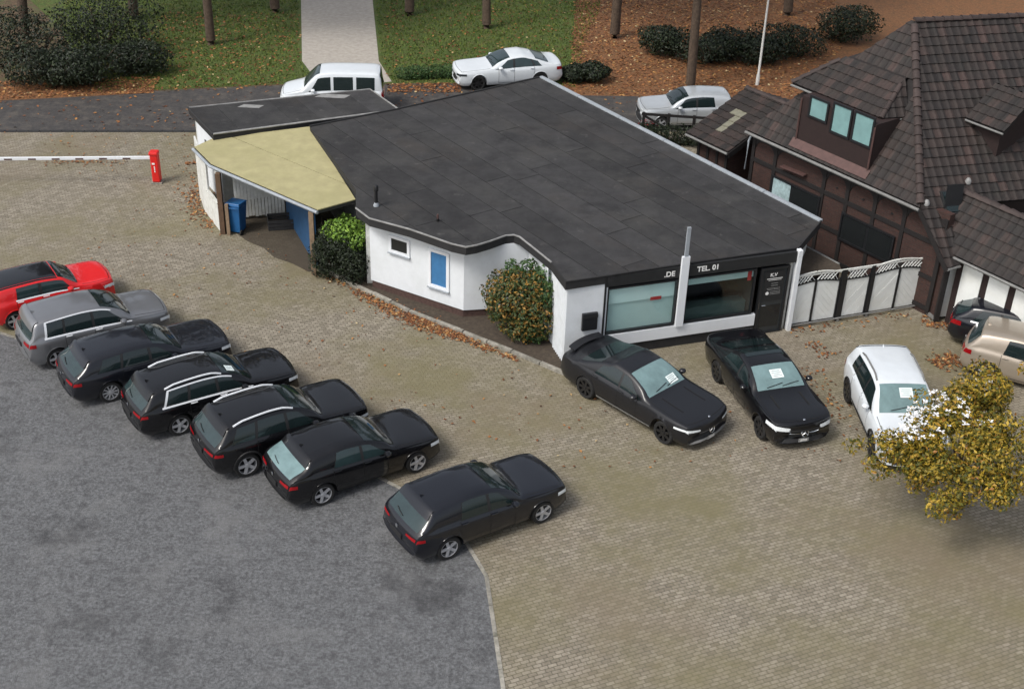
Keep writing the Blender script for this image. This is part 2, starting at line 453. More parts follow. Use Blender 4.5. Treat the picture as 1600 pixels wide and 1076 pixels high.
def text_mesh(s, size, mat, name, parent, origin, ax, up, out, bold=0.0):
    """flat lettering standing 4 mm proud of a surface"""
    cu = bpy.data.curves.new('txt', 'FONT'); cu.body = s; cu.size = size; cu.extrude = 0.004; cu.offset = bold
    o = bpy.data.objects.new('txt', cu); col.objects.link(o)
    bpy.context.view_layer.update()
    me = bpy.data.meshes.new_from_object(o.evaluated_get(bpy.context.evaluated_depsgraph_get()))
    bpy.data.objects.remove(o)
    for v in me.vertices:
        c = v.co.copy()
        v.co = Vector(origin) + ax * c.x + up * c.y + out * c.z
    me.materials.clear(); me.materials.append(M[mat]); me.name = name
    q = bpy.data.objects.new(name, me); col.objects.link(q)
    if parent is not None: adopt(q, parent)
    return q
Z = Vector((0, 0, 1))

# ================================================================== SETTING
def sheet(name, pts, z, mat, kind='structure', label=None):
    mb = MB(); mb.quad(*[(p[0], p[1], z) for p in pts])
    o = mb.build(name, mat, fix=False)
    if o.data.polygons[0].normal.z < 0: o.data.flip_normals()
    return tag(o, kind=kind)
sheet('ground', [(-300, -120), (300, -120), (300, 500), (-300, 500)], 0.0, 'earth')
def near_y(x): return 54.1 + 0.092 * x
FAR = [(-80, 50.5), (-40, 53.6), (-21.6, 56.3), (-11.5, 58.75), (-3.5, 59.75), (7.2, 59.5), (20, 60.3), (60, 63.5)]
sheet('yard', [(-60, -80), (60, -80), (60, near_y(60)), (-60, near_y(-60))], 0.004, 'paving')
mb = MB()
for a, b in zip(FAR[:-1], FAR[1:]): mb.quad((a[0], near_y(a[0]), .008), (b[0], near_y(b[0]), .008), (b[0], b[1], .008), (a[0], a[1], .008))
tag(mb.build('road', 'asphalt', fix=False), kind='structure')
sheet('lawn', [(-19.5, 57.0), (-11.5, 58.9), (-3.5, 59.9), (3.0, 59.85), (3.2, 66), (7, 90), (-40, 90), (-24, 66)], 0.010, 'lawn')
sheet('leaf_verge', [P(*q)[:2] for q in ((868, 149), (1000, 151), (1240, 165), (1700, 190), (1700, -60), (905, -60), (893, 100))], 0.011, 'leaf_carpet')
sheet('leaf_verge', [P(*q)[:2] for q in ((-200, 168), (60, 155), (235, 146), (240, 125), (60, 133), (-200, 145))], 0.015, 'leaf_carpet')
sheet('drive', [P(472, 96)[:2], P(505, 140)[:2], P(612, 128)[:2], P(592, 96)[:2], P(580, -20)[:2], P(470, -20)[:2]], 0.014, 'path')
sheet('parking_lot', [P(*q)[:2] for q in ((-150, 470), (60, 540), (250, 600), (420, 668), (560, 730), (700, 800), (760, 900), (790, 1100))] + [(0.4, 8.0), (2.0, -60.0), (-60.0, -60.0), (-60.0, 34.0)],
      0.009, 'gravel')
# strip of dark setts between yard and road, laid singly
root = empty('gutter_strip', (-17, near_y(-17), 0)); tag(root, kind='structure')
random.seed(4)
x = -27.0
while x < -5.0:
    w = random.uniform(0.42, 0.5)
    d = Vector((1, 0.092, 0)).normalized(); n = Vector((-d.y, d.x, 0))
    c = Vector((x + w / 2, near_y(x + w / 2), 0.012))
    MB().box(c, (w / 2 - 0.012, 0.11, 0.012 + random.uniform(0, .008)), (d, n, Z)).build('stone', 'plinth', root)
    x += w

# planting strip with a kerb of single stones along the shop's yard side
KP = [P(*q) for q in ((497, 418), (540, 441), (583, 461), (640, 488), (724, 521), (800, 551), (890, 589))]
bed = [(p.x, p.y) for p in KP] + [(2.6, 35.6), (1.2, 37.5), (-1.0, 38.6), (-4.6, 40.2), (-6.4, 41.5)]
sheet('planting_bed', bed, 0.03, 'soil')
LE = [P(*q) for q in ((-150, 470), (60, 540), (250, 600), (420, 668), (560, 730), (700, 800), (760, 900), (790, 1100))] + [Vector((.4, 8, 0))]
lroot = empty('lot_edging', LE[4]); tag(lroot, kind='structure')
for a, b in zip(LE[:-1], LE[1:]):
    n = max(1, round((b - a).length / 1.0))
    for k in range(n):
        p, q = a.lerp(b, k / n), a.lerp(b, (k + 1) / n); d = (q - p).normalized()
        MB().box((p + q) / 2 + Z * .008, ((q - p).length / 2 - .012, .05, .012), (d, Vector((-d.y, d.x, 0)), Z)).build('edging_stone', 'kerb', lroot)
kroot = empty('kerb', KP[3]); tag(kroot, kind='structure')
acc = []
for a, b in zip(KP[:-1], KP[1:]):
    n = max(1, round((b - a).length / 0.95)); 
    for k in range(n): acc.append((a.lerp(b, k / n), a.lerp(b, (k + 1) / n)))
for a, b in acc:
    d = (b - a).normalized(); h = random.uniform(.10, .13)
    c = (a + b) / 2 + Vector((0, 0, h / 2 + .002)); tl = random.uniform(-.02, .02)
    MB().box(c, ((b - a).length / 2 - .015, .065, h / 2), (d, Vector((-d.y, d.x, tl)).normalized(), Z)).build('kerb_stone', 'kerb', kroot, bevel=.012)

# ================================================================== SHOWROOM
ZR = 2.95
shop = empty('showroom', (2.0, 41.0, 0), 'low white showroom with a wide flat black felt roof', 'building')
RP_PX = [(484, 198), (622, 171), (845, 121), (1283, 346), (1247, 388), (1100, 408), (949, 431), (884, 441), (862, 411), (836, 390), (812, 371), (803, 368),
         (790, 369), (765, 378), (745, 384), (728, 387), (706, 382), (640, 359), (577, 342), (556, 326), (556, 296)]
RP = [P(x, y, ZR) for x, y in RP_PX]
rp2 = [(p.x, p.y) for p in RP]
# deck and fascia
deck = MB(); deck.prism([Vector((p.x, p.y, ZR - 0.27)) for p in RP], (0, 0, 0.255)); roof = deck.build('roof', 'felt_edge', shop)
# felt strips laid parallel to the right edge
def to_l(p): 
    q = Vector((p[0], p[1], 0)) - Vector((0.82, 53.0, 0)); return (q.dot(U), q.dot(NL))
def fr_l(p, z): 
    q = Vector((0.82, 53.0, 0)) + U * p[0] + NL * p[1]; return Vector((q.x, q.y, z))
rl = [to_l(p) for p in rp2]
random.seed(11)
k = 0; m0 = min(p[1] for p in rl); m1 = max(p[1] for p in rl); l0 = min(p[0] for p in rl); l1 = max(p[0] for p in rl)
mm = m0 + 0.02
while mm < m1:
    wdt = 1.0
    s = l0 - random.uniform(0, 4.5)
    while s < l1:
        ln = random.choice((5.0, 7.5, 10.0))
        pg = clip_rect(rl, s + .012, s + ln - .012, mm + .013, mm + wdt - .013)
        if pg and area2(pg) > 0.05:
            zz = ZR - 0.014 + random.uniform(0, .006)
            MB().prism([fr_l(p, zz) for p in pg], (0, 0, .016)).build('felt_sheet', 'felt', roof)
        s += ln
    mm += wdt
# trims: white metal on the right edge, thin pale strip round the yard side, dark roll at the back
a, b = RP[2], RP[3]
d = (b - a).normalized()
n_seg = 6
for i in range(n_seg):
    p, q = a.lerp(b, i / n_seg) + d * .01, a.lerp(b, (i + 1) / n_seg) - d * .01
    MB().bar(p - NL * .0 + Z * .015, q - NL * .0 + Z * .015, .17, .10).build('edge_trim', 'white_metal', roof, bevel=.015)
pts = [p + Z * .02 for p in RP[8:20]]
MB().tube(pts, .032, 6).build('edge_strip', 'felt_trim', roof, smooth=60)
MB().tube([p + Z * .01 for p in (RP[0], RP[1], RP[2])], .05, 6).build('edge_roll', 'felt_edge', roof, smooth=60)
MB().tube([p + Z * .015 for p in RP[3:9]], .03, 6).build('edge_strip', 'felt_edge', roof, smooth=60)
# vent pipe and stub on the roof
vp = P(588, 322, ZR)
mb = MB(); mb.lathe([(.055, 0), (.055, .55), (.085, .56), (.085, .72), (.06, .76), (.0, .77)], 14, c=vp); v = mb.build('vent_pipe', 'pipe', roof, smooth=40)
MB().lathe([(.10, -.01), (.10, .05), (.06, .12), (.057, .13)], 14, c=vp).build('vent_collar', 'white_metal', v, smooth=40)
vp = P(684, 346, ZR)
mb = MB(); mb.lathe([(.05, 0), (.045, .1), (.05, .11), (0, .12)], 10, c=vp); v = mb.build('roof_outlet', 'pipe', roof, smooth=40)
MB().lathe([(.035, .10), (.03, .26), (.0, .27)], 10, c=vp).build('outlet_cap', 'flash', v, smooth=40)
# ---- walls
C0, D0 = P(880, 567), P(1223, 516)
FD = (D0 - C0).normalized(); FN = Vector((FD.y, -FD.x, 0))     # facade direction and outward normal
B0, B1 = P(580, 449), P(724, 497)
B2 = B1 + Vector((.98, .19, 0)) * 2.15
WT = ZR - .275
def wall(name, a, b, z0, z1, th, mat, parent, smooth=None):
    """wall from a to b, thickness towards the inside (left of a->b seen from above)"""
    a, b = Vector(a), Vector(b); d = (b - a).normalized(); n = Vector((-d.y, d.x, 0))
    return MB().prism([V2(a, z0), V2(b, z0), V2(b + n * th, z0), V2(a + n * th, z0)], (0, 0, z1 - z0)).build(name, mat, parent)
box = MB()
bl = B0 + Vector((0.9, 2.6, 0))
box.prism([V2(p, .30) for p in (B0, B1, B2, Vector((1.05, 36.2, 0)), Vector((2.2, 40, 0)), bl)], (0, 0, WT - .30))
box.build('wall', 'white_wall', shop)
pl = MB(); ins = .05
cen = (B0 + B1 + B2) / 3 + Vector((0, 1.2, 0))
pl.prism([V2(p + (cen - p).normalized() * ins, 0.0) for p in (B0, B1, B2, Vector((1.05, 36.25, 0)), Vector((2.2, 39.9, 0)), bl)], (0, 0, .298))
pl.build('plinth', 'brick_plinth', shop)
# back and right walls under the roof
def inset(p, k): 
    c = Vector((0.5, 44, 0)); q = Vector((p[0], p[1], 0)); return q + (c - q).normalized() * k
ring = [inset(RP[i], .35) for i in (3, 2, 0, 20, 19)]
for a, b in zip(ring[:-1], ring[1:]): wall('wall', a, b, 0, WT, .2, 'white_old', shop)
wall('wall', D0 + FD * .06 - FN * .12, ring[0], 0, WT, .2, 'white_old', shop)
# windows in the box wall
BD = (B1 - B0).normalized(); BN = Vector((BD.y, -BD.x, 0))
def on(px, p0, n): return PP(px[0], px[1], p0, n)
def panel(name, px, p0, n, o0, o1, mat, parent, bevel=0):
    q = [on(p, p0, n) + n * o0 for p in px]
    return MB().prism(q, n * (o1 - o0)).build(name, mat, parent, bevel=bevel)
def frame(name, px, p0, n, o0, o1, w, mat, parent):
    q = [on(p, p0, n) for p in px]; c = sum(q, Vector()) / len(q); mb = MB()
    for i in range(len(q)):
        a, b = q[i], q[(i + 1) % len(q)]; d = (b - a).normalized(); s = n.cross(d)
        if s.dot(c - a) < 0: s = -s
        mb.prism([a + n * o0, b + n * o0, b + s * w + n * o0, a + s * w + n * o0], n * (o1 - o0))
    return mb.build(name, mat, parent)
def rect_on(a_px, b_px, p0, n):
    """true upright rectangle on a wall from two opposite corner pixels (left-top, right-bottom)"""
    a, b = on(a_px, p0, n), on(b_px, p0, n)
    return [Vector((a.x, a.y, a.z)), Vector((b.x, b.y, a.z)), Vector((b.x, b.y, b.z)), Vector((a.x, a.y, b.z))]
def rpanel(name, q, n, o0, o1, mat, parent, grow=0.0, bevel=0):
    c = sum(q, Vector()) / 4; h = (q[1] - q[0]).normalized()
    sg = ((-1, 1), (1, 1), (1, -1), (-1, -1))
    q = [p + h * (g[0] * grow) + Z * (g[1] * grow) for p, g in zip(q, sg)]
    return MB().prism([p + n * o0 for p in q], n * (o1 - o0)).build(name, mat, parent, bevel=bevel)
def rframe(name, q, n, o0, o1, w, mat, parent, sides=(1, 1, 1, 1)):
    h = (q[1] - q[0]).normalized(); mb = MB(); tl, tr, br, b_l = q
    def bx(a, b, c, d): mb.prism([p + n * o0 for p in (a, b, c, d)], n * (o1 - o0))
    if sides[0]: bx(tl - h * w, tr + h * w, tr + h * w + Z * w, tl - h * w + Z * w)
    if sides[2]: bx(b_l - h * w, br + h * w, br + h * w - Z * w, b_l - h * w - Z * w)
    if sides[3]: bx(tl, tl - h * w, b_l - h * w, b_l)
    if sides[1]: bx(tr, tr + h * w, br + h * w, br)
    return mb.build(name, mat, parent)
for (a, b, mt, w) in (((612, 371), (637, 397), 'dark_pane', .10), ((674, 392), (698, 450), 'blue_panel', .11)):
    q = rect_on(a, b, B0, BN)
    wr = rpanel('window', q, BN, .004, .012, mt, shop)
    rframe('frame', q, BN, -.02, .045, w, 'white_paint', wr)
    s0, s1 = q[3] - Z * (w + .01), q[2] - Z * (w + .01)
    MB().bar(s0 + BN * .05 - BD * .12, s1 + BN * .05 + BD * .12, .12, .025).build('sill', 'white_metal', wr)
# ---- corrugated pillar wall at the shop front corner
PR = P(864, 543)
mb = MB(); nr = 7
pv = (C0 - PR)
for i in range(nr):
    a = PR + pv * (i / nr); b = PR + pv * ((i + 1) / nr); nn = Vector((-pv.y, pv.x, 0)).normalized()
    if nn.x > 0: nn = -nn
    mb.prism([V2(a + pv.normalized() * .015, .06), V2(a + pv * (.35 / nr) + nn * .05, .06), V2(a + pv * (.65 / nr) + nn * .05, .06), V2(b - pv.normalized() * .015, .06)], (0, 0, WT - .08))
mb.build('corrugated_cladding', 'white_wall', shop)
FL = on((944, 530), C0, FN)
MB().prism([V2(PR + Vector((.06, .05, 0)), 0.02), V2(C0, .02), V2(V2(FL, 0), .02), V2(FL - FN * .9, .02)], (0, 0, WT - .04)).build('pillar_wall', 'white_wall', shop)
wall('wall', B2 + Vector((.05, -.05, 0)), PR + Vector((.1, .02, 0)), 0, WT - .01, .2, 'white_wall', shop) if False else None
MB().prism([V2(B2 + Vector((-.02, -.04, 0)), .05), V2(PR + Vector((.02, .03, 0)), .05), V2(PR + Vector((.4, .3, 0)), .05), V2(B2 + Vector((.5, .1, 0)), .05)], (0, 0, WT - .07)).build('wall', 'white_wall', shop)
# letter box
q = rect_on((909, 489), (931, 512), C0, FN)
lb = rpanel('letter_box', q, FN, .003, .11, 'black_frame', shop, bevel=.02)
rpanel('flap', [q[0] + BD * 0 - Z * .06, q[1] - Z * .06, q[1] - Z * .16, q[0] - Z * .16], FN, .112, .12, 'fascia', lb)
# ---- glazed front
front = empty('shop_front', V2(on((1060, 520), C0, FN), 0)); front.parent = shop; front.location = front.location - shop.location
def lz(px): return on(px, C0, FN)
def fs(px): return (lz(px) - C0).dot(FD)
sL0, sL1 = fs((948, 480)), fs((1056, 470)); sR0, sR1 = fs((1070, 470)), fs((1178, 455)); sD0, sD1 = fs((1184, 470)), fs((1226, 470)); sE = fs((1238, 450))
zt = lz((1005, 444)).z; zb = lz((1000, 514)).z; zw = lz((1090, 520)).z
def fp(s, z, o=0.0): return Vector((C0.x + FD.x * s + FN.x * o, C0.y + FD.y * s + FN.y * o, z))
def frect(s0, s1, z0, z1): return [fp(s0, z1), fp(s1, z1), fp(s1, z0), fp(s0, z0)]
ZT = ZR - .27
rpanel('sign_band', frect(sL0 - .10, sE - .02, zt + .07, ZT + .24), FN, -.10, .016, 'fascia', front)
rpanel('plinth', frect(sL0 - .05, sD0 - .03, .0, zw - .002), FN, -.12, -.03, 'plinth', front)
rpanel('white_band', frect(sL0 - .05, sD0 - .04, zw, zb - .05), FN, -.10, .03, 'white_paint', front)
mp_ = rpanel('post', frect(sL1 + .03, sR0 - .03, zb - .048, ZR + .35), FN, .018, .11, 'white_paint', front)
rpanel('post_top', frect(sL1 + .10, sR0 - .10, ZR + .351, ZR + 1.35), FN, .03, .10, 'white_metal', mp_)
rpanel('post', frect(sE, sE + .14, 0, ZR + .02), FN, -.10, .08, 'white_paint', front)
rpanel('post', frect(sL0 - .12, sL0 - .06, zb - .05, ZT + .3), FN, -.05, .03, 'black_frame', front)
for (s0, s1, kind) in ((sL0, sL1, 0), (sR0, sR1, 1)):
    w = rpanel('shop_window', frect(s0, s1, zb, zt), FN, -.055, -.045, 'shop_glass', front)
    rframe('frame', frect(s0 + .045, s1 - .045, zb + .04, zt - .04), FN, -.10, .012, .05, 'black_frame', w)
    zm = zb + (zt - zb) * (.62 if kind == 0 else .80)
    if kind == 0:
        rpanel('upper_blind', frect(s0 + .02, s1 - .02, zm, zt - .01), FN, -.13, -.10, 'blind', w)  # pale blind also stands in for sky mirrored in the pane
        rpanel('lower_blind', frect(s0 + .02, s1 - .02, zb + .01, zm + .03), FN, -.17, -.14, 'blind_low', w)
        rpanel('red_patch', frect(s0 + (s1 - s0) * .64, s0 + (s1 - s0) * .80, zm - .06, zm + .06), FN, -.098, -.09, 'red_item', w, bevel=.005)  # flat red patch set just behind the pane
    else:
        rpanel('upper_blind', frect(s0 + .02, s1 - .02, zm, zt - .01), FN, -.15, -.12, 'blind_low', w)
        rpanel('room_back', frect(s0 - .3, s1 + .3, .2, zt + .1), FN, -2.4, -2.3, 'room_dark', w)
        rpanel('room_floor', frect(s0 - .3, s1 + .3, .28, .3), FN, -2.3, -.15, 'room_teal', w)
        rpanel('low_cabinet', frect(s0 + .05, s1 - .05, .32, zb + .30), FN, -.75, -.35, 'room_teal', w)
        rpanel('red_patch', frect(s1 - .24, s1 - .10, zm - .12, zm + .28), FN, -.118, -.11, 'red_item', w)
# inner reveal so that the rooms behind the panes are closed
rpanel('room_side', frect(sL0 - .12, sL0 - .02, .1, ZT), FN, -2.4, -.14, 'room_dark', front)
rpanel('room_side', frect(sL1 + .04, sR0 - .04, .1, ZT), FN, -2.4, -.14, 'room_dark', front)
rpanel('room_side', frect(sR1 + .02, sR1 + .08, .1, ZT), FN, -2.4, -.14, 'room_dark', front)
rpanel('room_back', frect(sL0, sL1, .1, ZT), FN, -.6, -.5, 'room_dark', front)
# door
dz = lz((1207, 421)).z
door = rpanel('door', frect(sD0 + .06, sD1 - .06, .05, dz), FN, -.07, -.03, 'door_leaf', front)
rframe('door_frame', frect(sD0 + .06, sD1 - .06, .05, dz), FN, -.10, .02, .07, 'black_frame', door)
rpanel('sign_panel', frect(sD0 + .16, sD1 - .14, 1.22, dz - .08), FN, -.028, -.018, 'fascia', door)
rpanel('kick_panel', frect(sD0 + .16, sD1 - .14, .25, 1.05), FN, -.028, -.02, 'dark_pane', door)
mb = MB(); h0 = fp(sD0 + .12, 1.12, .03); mb.tube([h0, h0 + FN * .05, h0 + FN * .05 + FD * .13], .014, 6); mb.build('handle', 'chrome', door, smooth=50)
mb = MB(); mb.tube([fp(sD0 + .02, 1.0, .06), fp(sD0 + .02, 1.3, .06)], .016, 6); mb.build('handle', 'chrome', door, smooth=50)
dw = sD1 - sD0
text_mesh('K.V', .17, 'letter', 'door_lettering', door, fp(sD0 + .34 * dw, dz - .27, -.016), FD, Z, FN, .004)
for i, (w0, w1, zz, hh) in enumerate(((.24, .80, .34, .022), (.30, .76, .40, .014), (.42, .66, .52, .016), (.42, .66, .60, .016), (.28, .76, .70, .012), (.30, .76, .75, .012), (.40, .78, .82, .012), (.40, .78, .87, .012), (.40, .78, .92, .012))):
    rpanel('print_line', frect(sD0 + w0 * dw, sD0 + w1 * dw, dz - zz - hh, dz - zz), FN, -.017, -.013, 'letter' if i < 2 else 'felt_trim', door)
mb = MB(); c = fp(sD0 + .31 * dw, dz - .88, -.014)
mb.prism([c + FD * (.06 * math.cos(t * math.pi / 8)) + Z * (.06 * math.sin(t * math.pi / 8)) for t in range(16)], FN * .004); mb.build('round_sticker', 'letter', door)
# lettering on the sign band
text_mesh('.DE', .25, 'letter', 'lettering', front, fp(sL1 - .50, zt + .16, .018), FD, Z, FN, .006)
text_mesh('TEL. 01', .25, 'letter', 'lettering', front, fp(sR0 + .30, zt + .20, .018), FD, Z, FN, .006)

# ================================================================== REAR SHED
ZS = 2.9
shed = empty('flat_roofed_shed', (-8.8, 48.5, 0), 'long low white shed with black felt roof beside the road, behind the beige carport', 'shed')
SQ = [P(*q, ZS) for q in ((294, 169), (333, 210), (624, 172), (578, 140))]
s_roof = MB().prism([p - Z * .24 for p in SQ], (0, 0, .225)).build('roof', 'felt_edge', shed)
sd_ = (SQ[2] - SQ[1]).normalized(); sl = (SQ[2] - SQ[1]).length
for i in range(7):
    a, b = i / 7, (i + 1) / 7
    q = [SQ[1].lerp(SQ[2], a), SQ[1].lerp(SQ[2], b), SQ[0].lerp(SQ[3], b), SQ[0].lerp(SQ[3], a)]
    c = sum(q, Vector()) / 4
    MB().prism([p + (c - p).normalized() * .012 - Z * (.014 - .003 * (i % 2)) for p in q], (0, 0, .016)).build('felt_sheet', 'felt', s_roof)
MB().tube([SQ[1] + Z * .01, SQ[2] + Z * .01], .04, 6).build('edge_strip', 'felt_trim', s_roof, smooth=60)
MB().tube([SQ[0] + Z * .01, SQ[1] + Z * .01], .04, 6).build('edge_strip', 'felt_edge', s_roof, smooth=60)
MB().tube([SQ[0] + Z * .01, SQ[3] + Z * .01, SQ[2] + Z * .01], .035, 6).build('edge_strip', 'felt_trim', s_roof, smooth=60)
cs = sum(SQ, Vector()) / 4
wq = [V2(p + (cs - p).normalized() * .22, 0) for p in SQ]
for i, (a, b) in enumerate(((0, 1), (1, 2), (2, 3), (3, 0))):
    wall('wall', wq[a], wq[b], 0, ZS - .245, .12, 'white_wall' if i == 0 else 'white_old', shed)
wn_ = Vector((wq[1].y - wq[0].y, -(wq[1].x - wq[0].x), 0)).normalized()
if wn_.x > 0: wn_ = -wn_
hh = (wq[1] - wq[0]).normalized()
c = wq[0].lerp(wq[1], .42) + Z * 1.75
w = MB().prism([c - hh * .12 - Z * .25, c + hh * .12 - Z * .25, c + hh * .12 + Z * .25, c - hh * .12 + Z * .25], wn_ * .02).build('window', 'dark_pane', shed)
MB().bar(c - hh * .13 - Z * .27 + wn_ * .015, c + hh * .13 - Z * .27 + wn_ * .015, .03, .03).build('sill', 'white_metal', w)
# blue tin leaning patches on shed roof (worn bright felt)
for (px, py, sx, sy) in ((392, 166, .5, .16), (520, 150, .7, .2)):
    c = P(px, py, ZS + .008)
    MB().prism([c + Vector((-sx, -sy, 0)), c + Vector((sx * .7, -sy * 1.2, 0)), c + Vector((sx, sy * .8, 0)), c + Vector((-sx * .6, sy, 0))], (0, 0, .006)).build('roof_patch', 'felt_trim', s_roof)

# ================================================================== CARPORT
ZC = 2.58
cp = empty('carport', (-9.0, 43.0, 0), 'open carport with beige roof and white gutter at the left end of the showroom', 'carport')
CQ = [P(*q, ZC) for q in ((304, 231), (330, 256), (497, 328), (555, 297), (484, 198), (334, 219))]
CQ[3] = CQ[3] + Vector((0.0, 0.0, .42)); CQ[4] = P(484, 198, ZC + .22)
c3 = P(555, 297, ZC + .42); CQ[3] = c3
def zroof(x, y):
    # gentle warp: plane through three corners
    a, b, c = CQ[1], CQ[2], CQ[4]; n = (b - a).cross(c - a); return a.z - (n.x * (x - a.x) + n.y * (y - a.y)) / n.z
CQ = [Vector((p.x, p.y, zroof(p.x, p.y))) for p in CQ]
c_roof = MB().prism([p - Z * .14 for p in CQ], (0, 0, .12)).build('roof', 'fascia', cp)
# two beige sheets meeting at a seam
sa, sb = P(366, 215, 2.7), P(533, 284, 2.7)
sdv = Vector((sb.x - sa.x, sb.y - sa.y)).normalized(); sn = (-sdv.y, sdv.x)
for sg in (1, -1):
    pg = clip([(p.x, p.y) for p in CQ], (sa.x + sn[0] * sg * .02, sa.y + sn[1] * sg * .02), (sn[0] * sg, sn[1] * sg))
    MB().prism([Vector((p[0], p[1], zroof(*p) - .018)) for p in pg], (0, 0, .024 if sg > 0 else .032)).build('roof_sheet', 'beige_roof', c_roof)
MB().tube([CQ[0] - Z * .07 + Vector((-.06, -.03, 0)), CQ[1] - Z * .07 + Vector((-.05, -.06, 0)), CQ[2] - Z * .07 + Vector((-.02, -.07, 0))], .06, 8).build('gutter', 'white_metal', cp, smooth=60)
# left wall in two panels, with an opening
W0, W1, W2 = P(312, 306), P(320, 330), P(346, 364)
def wz(p): return zroof(p.x, p.y) - .16
def upr(name, a, b, z0, z1a, z1b, th, mat, parent):
    d = (b - a).normalized(); n = Vector((-d.y, d.x, 0))
    return MB().prism([V2(a, z0), V2(b, z0), V2(b, z1b), V2(a, z1a)], n * th).build(name, mat, parent)
upr('wall_panel', W0, W1 + (W0 - W1).normalized() * .06, 0, wz(W0), wz(W1), .06, 'white_old', cp)
m1, m2 = W1.lerp(W2, .36), W1.lerp(W2, .97)
upr('wall_panel', W1, m1, 0, wz(W1), wz(m1), .07, 'white_old', cp)
upr('wall_panel', m1 + (m2 - m1).normalized() * .004, m2, 0, 1.15, 1.15, .07, 'white_old', cp)
upr('window_frame', m2 - (m2 - m1).normalized() * .1, m2 + (m2 - m1).normalized() * .002, 1.152, wz(m2), wz(m2), .075, 'white_old', cp)
MB().bar(m1 + Z * 1.17, m2 + Z * 1.17, .12, .03).build('sill', 'white_old', cp)
pw = P(349, 365)
MB().box(V2(pw, wz(pw) / 2), (.09, .09, wz(pw) / 2)).build('post', 'wood', cp)
pw = P(358, 367)
MB().box(V2(pw, .62), (.06, .06, .62)).build('short_post', 'wood_pale', cp)
pw = P(491, 427); pw = Vector((-7.0, 40.25, 0))
MB().box(V2(pw, wz(pw) / 2 + .0), (.08, .08, wz(pw) / 2)).build('post', 'wood_pale', cp)
# plank wall at the back, single planks
K0, K1 = P(366, 345), P(452, 338)
K0 = Vector((-10.55, 44.3, 0)); K1 = Vector((-8.75, 44.74, 0))
kd = (K1 - K0).normalized(); kn = Vector((kd.y, -kd.x, 0)); nk = 15; kl = (K1 - K0).length / nk
for i in range(nk):
    a, b = K0 + kd * (kl * i + .008), K0 + kd * (kl * (i + 1) - .008)
    upr('plank', a, b, .12 + random.uniform(-.04, .04), zroof(a.x, a.y) - .16, zroof(b.x, b.y) - .16, .03 + random.uniform(0, .012), 'white_old', cp)
K2 = Vector((-7.0, 40.75, 0))
bw = upr('blue_wall', K1 + Vector((.05, -.03, 0)), K2, 0.05, zroof(K1.x, K1.y) - .17, zroof(K2.x, K2.y) - .17, .06, 'blue_wall', cp)
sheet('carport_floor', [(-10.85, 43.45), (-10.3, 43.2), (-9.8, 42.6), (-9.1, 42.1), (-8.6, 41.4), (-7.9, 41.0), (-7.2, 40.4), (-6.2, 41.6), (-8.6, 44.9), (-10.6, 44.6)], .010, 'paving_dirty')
# dark goods at the back of the carport: crates in the shade
random.seed(5)
def crate(loc, sx, sy, h, rz, mat, label):
    e = empty('crate', loc, label, 'crate')
    ax = (Vector((math.cos(rz), math.sin(rz), 0)), Vector((-math.sin(rz), math.cos(rz), 0)), Z); L_ = Vector(loc)
    for i in range(3):
        zz = h * (i + .5) / 3
        for s in (-1, 1):
            MB().box(L_ + ax[1] * (sy * s) + Z * zz, (sx, .012, h / 6 - .015), ax).build('slat', mat, e)
            MB().box(L_ + ax[0] * (sx * s) + Z * zz, (.012, sy - .014, h / 6 - .015), ax).build('slat', mat, e)
    MB().box(L_ + Z * .03, (sx - .014, sy - .014, .02), ax).build('base', mat, e)
crate((-8.75, 43.9, 0.01), .5, .32, .42, .25, 'plinth', 'dark slatted crate on the carport floor by the blue wall')
# ---- wheelie bin
def wheelie(loc, rz):
    e = empty('wheelie_bin', loc, 'blue wheelie bin with closed lid under the carport', 'bin')
    def T(x, y, z): return Vector(loc) + Vector((x * math.cos(rz) - y * math.sin(rz), x * math.sin(rz) + y * math.cos(rz), z))
    bo = [(-.22, -.22), (.22, -.22), (.22, .24), (-.22, .24)]; to = [(-.29, -.32), (.29, -.32), (.29, .33), (-.29, .33)]
    mb = MB(); i = 0
    for pts, z in ((bo, .06), (to, 1.12)):
        mb.v += [T(x, y, z) for x, y in pts]
    mb.f += [(0, 1, 5, 4), (1, 2, 6, 5), (2, 3, 7, 6), (3, 0, 4, 7), (3, 2, 1, 0), (4, 5, 6, 7)]
    mb.build('body', 'blue_bin', e, bevel=.03)
    mb = MB(); mb.v += [T(x * 1.08, y * 1.06, z) for (x, y), z in zip(to, (1.125, 1.125, 1.14, 1.14))] + [T(x * .98, y * .95, z) for (x, y), z in zip(to, (1.18, 1.18, 1.25, 1.25))]
    mb.f += [(0, 1, 5, 4), (1, 2, 6, 5), (2, 3, 7, 6), (3, 0, 4, 7), (3, 2, 1, 0), (4, 5, 6, 7)]
    mb.build('lid', 'blue_bin', e, bevel=.02)
    MB().tube([T(-.24, .40, 1.1), T(.24, .40, 1.1)], .018, 8).build('handle', 'blue_bin', e)
    for s in (-1, 1):
        mb = MB(); mb.tube([T(.25 * s, .27, .1), T(.30 * s, .27, .1)], .1, 14); mb.build('wheel', 'tyre', e, smooth=40)
wheelie(P(372, 361), R(165))

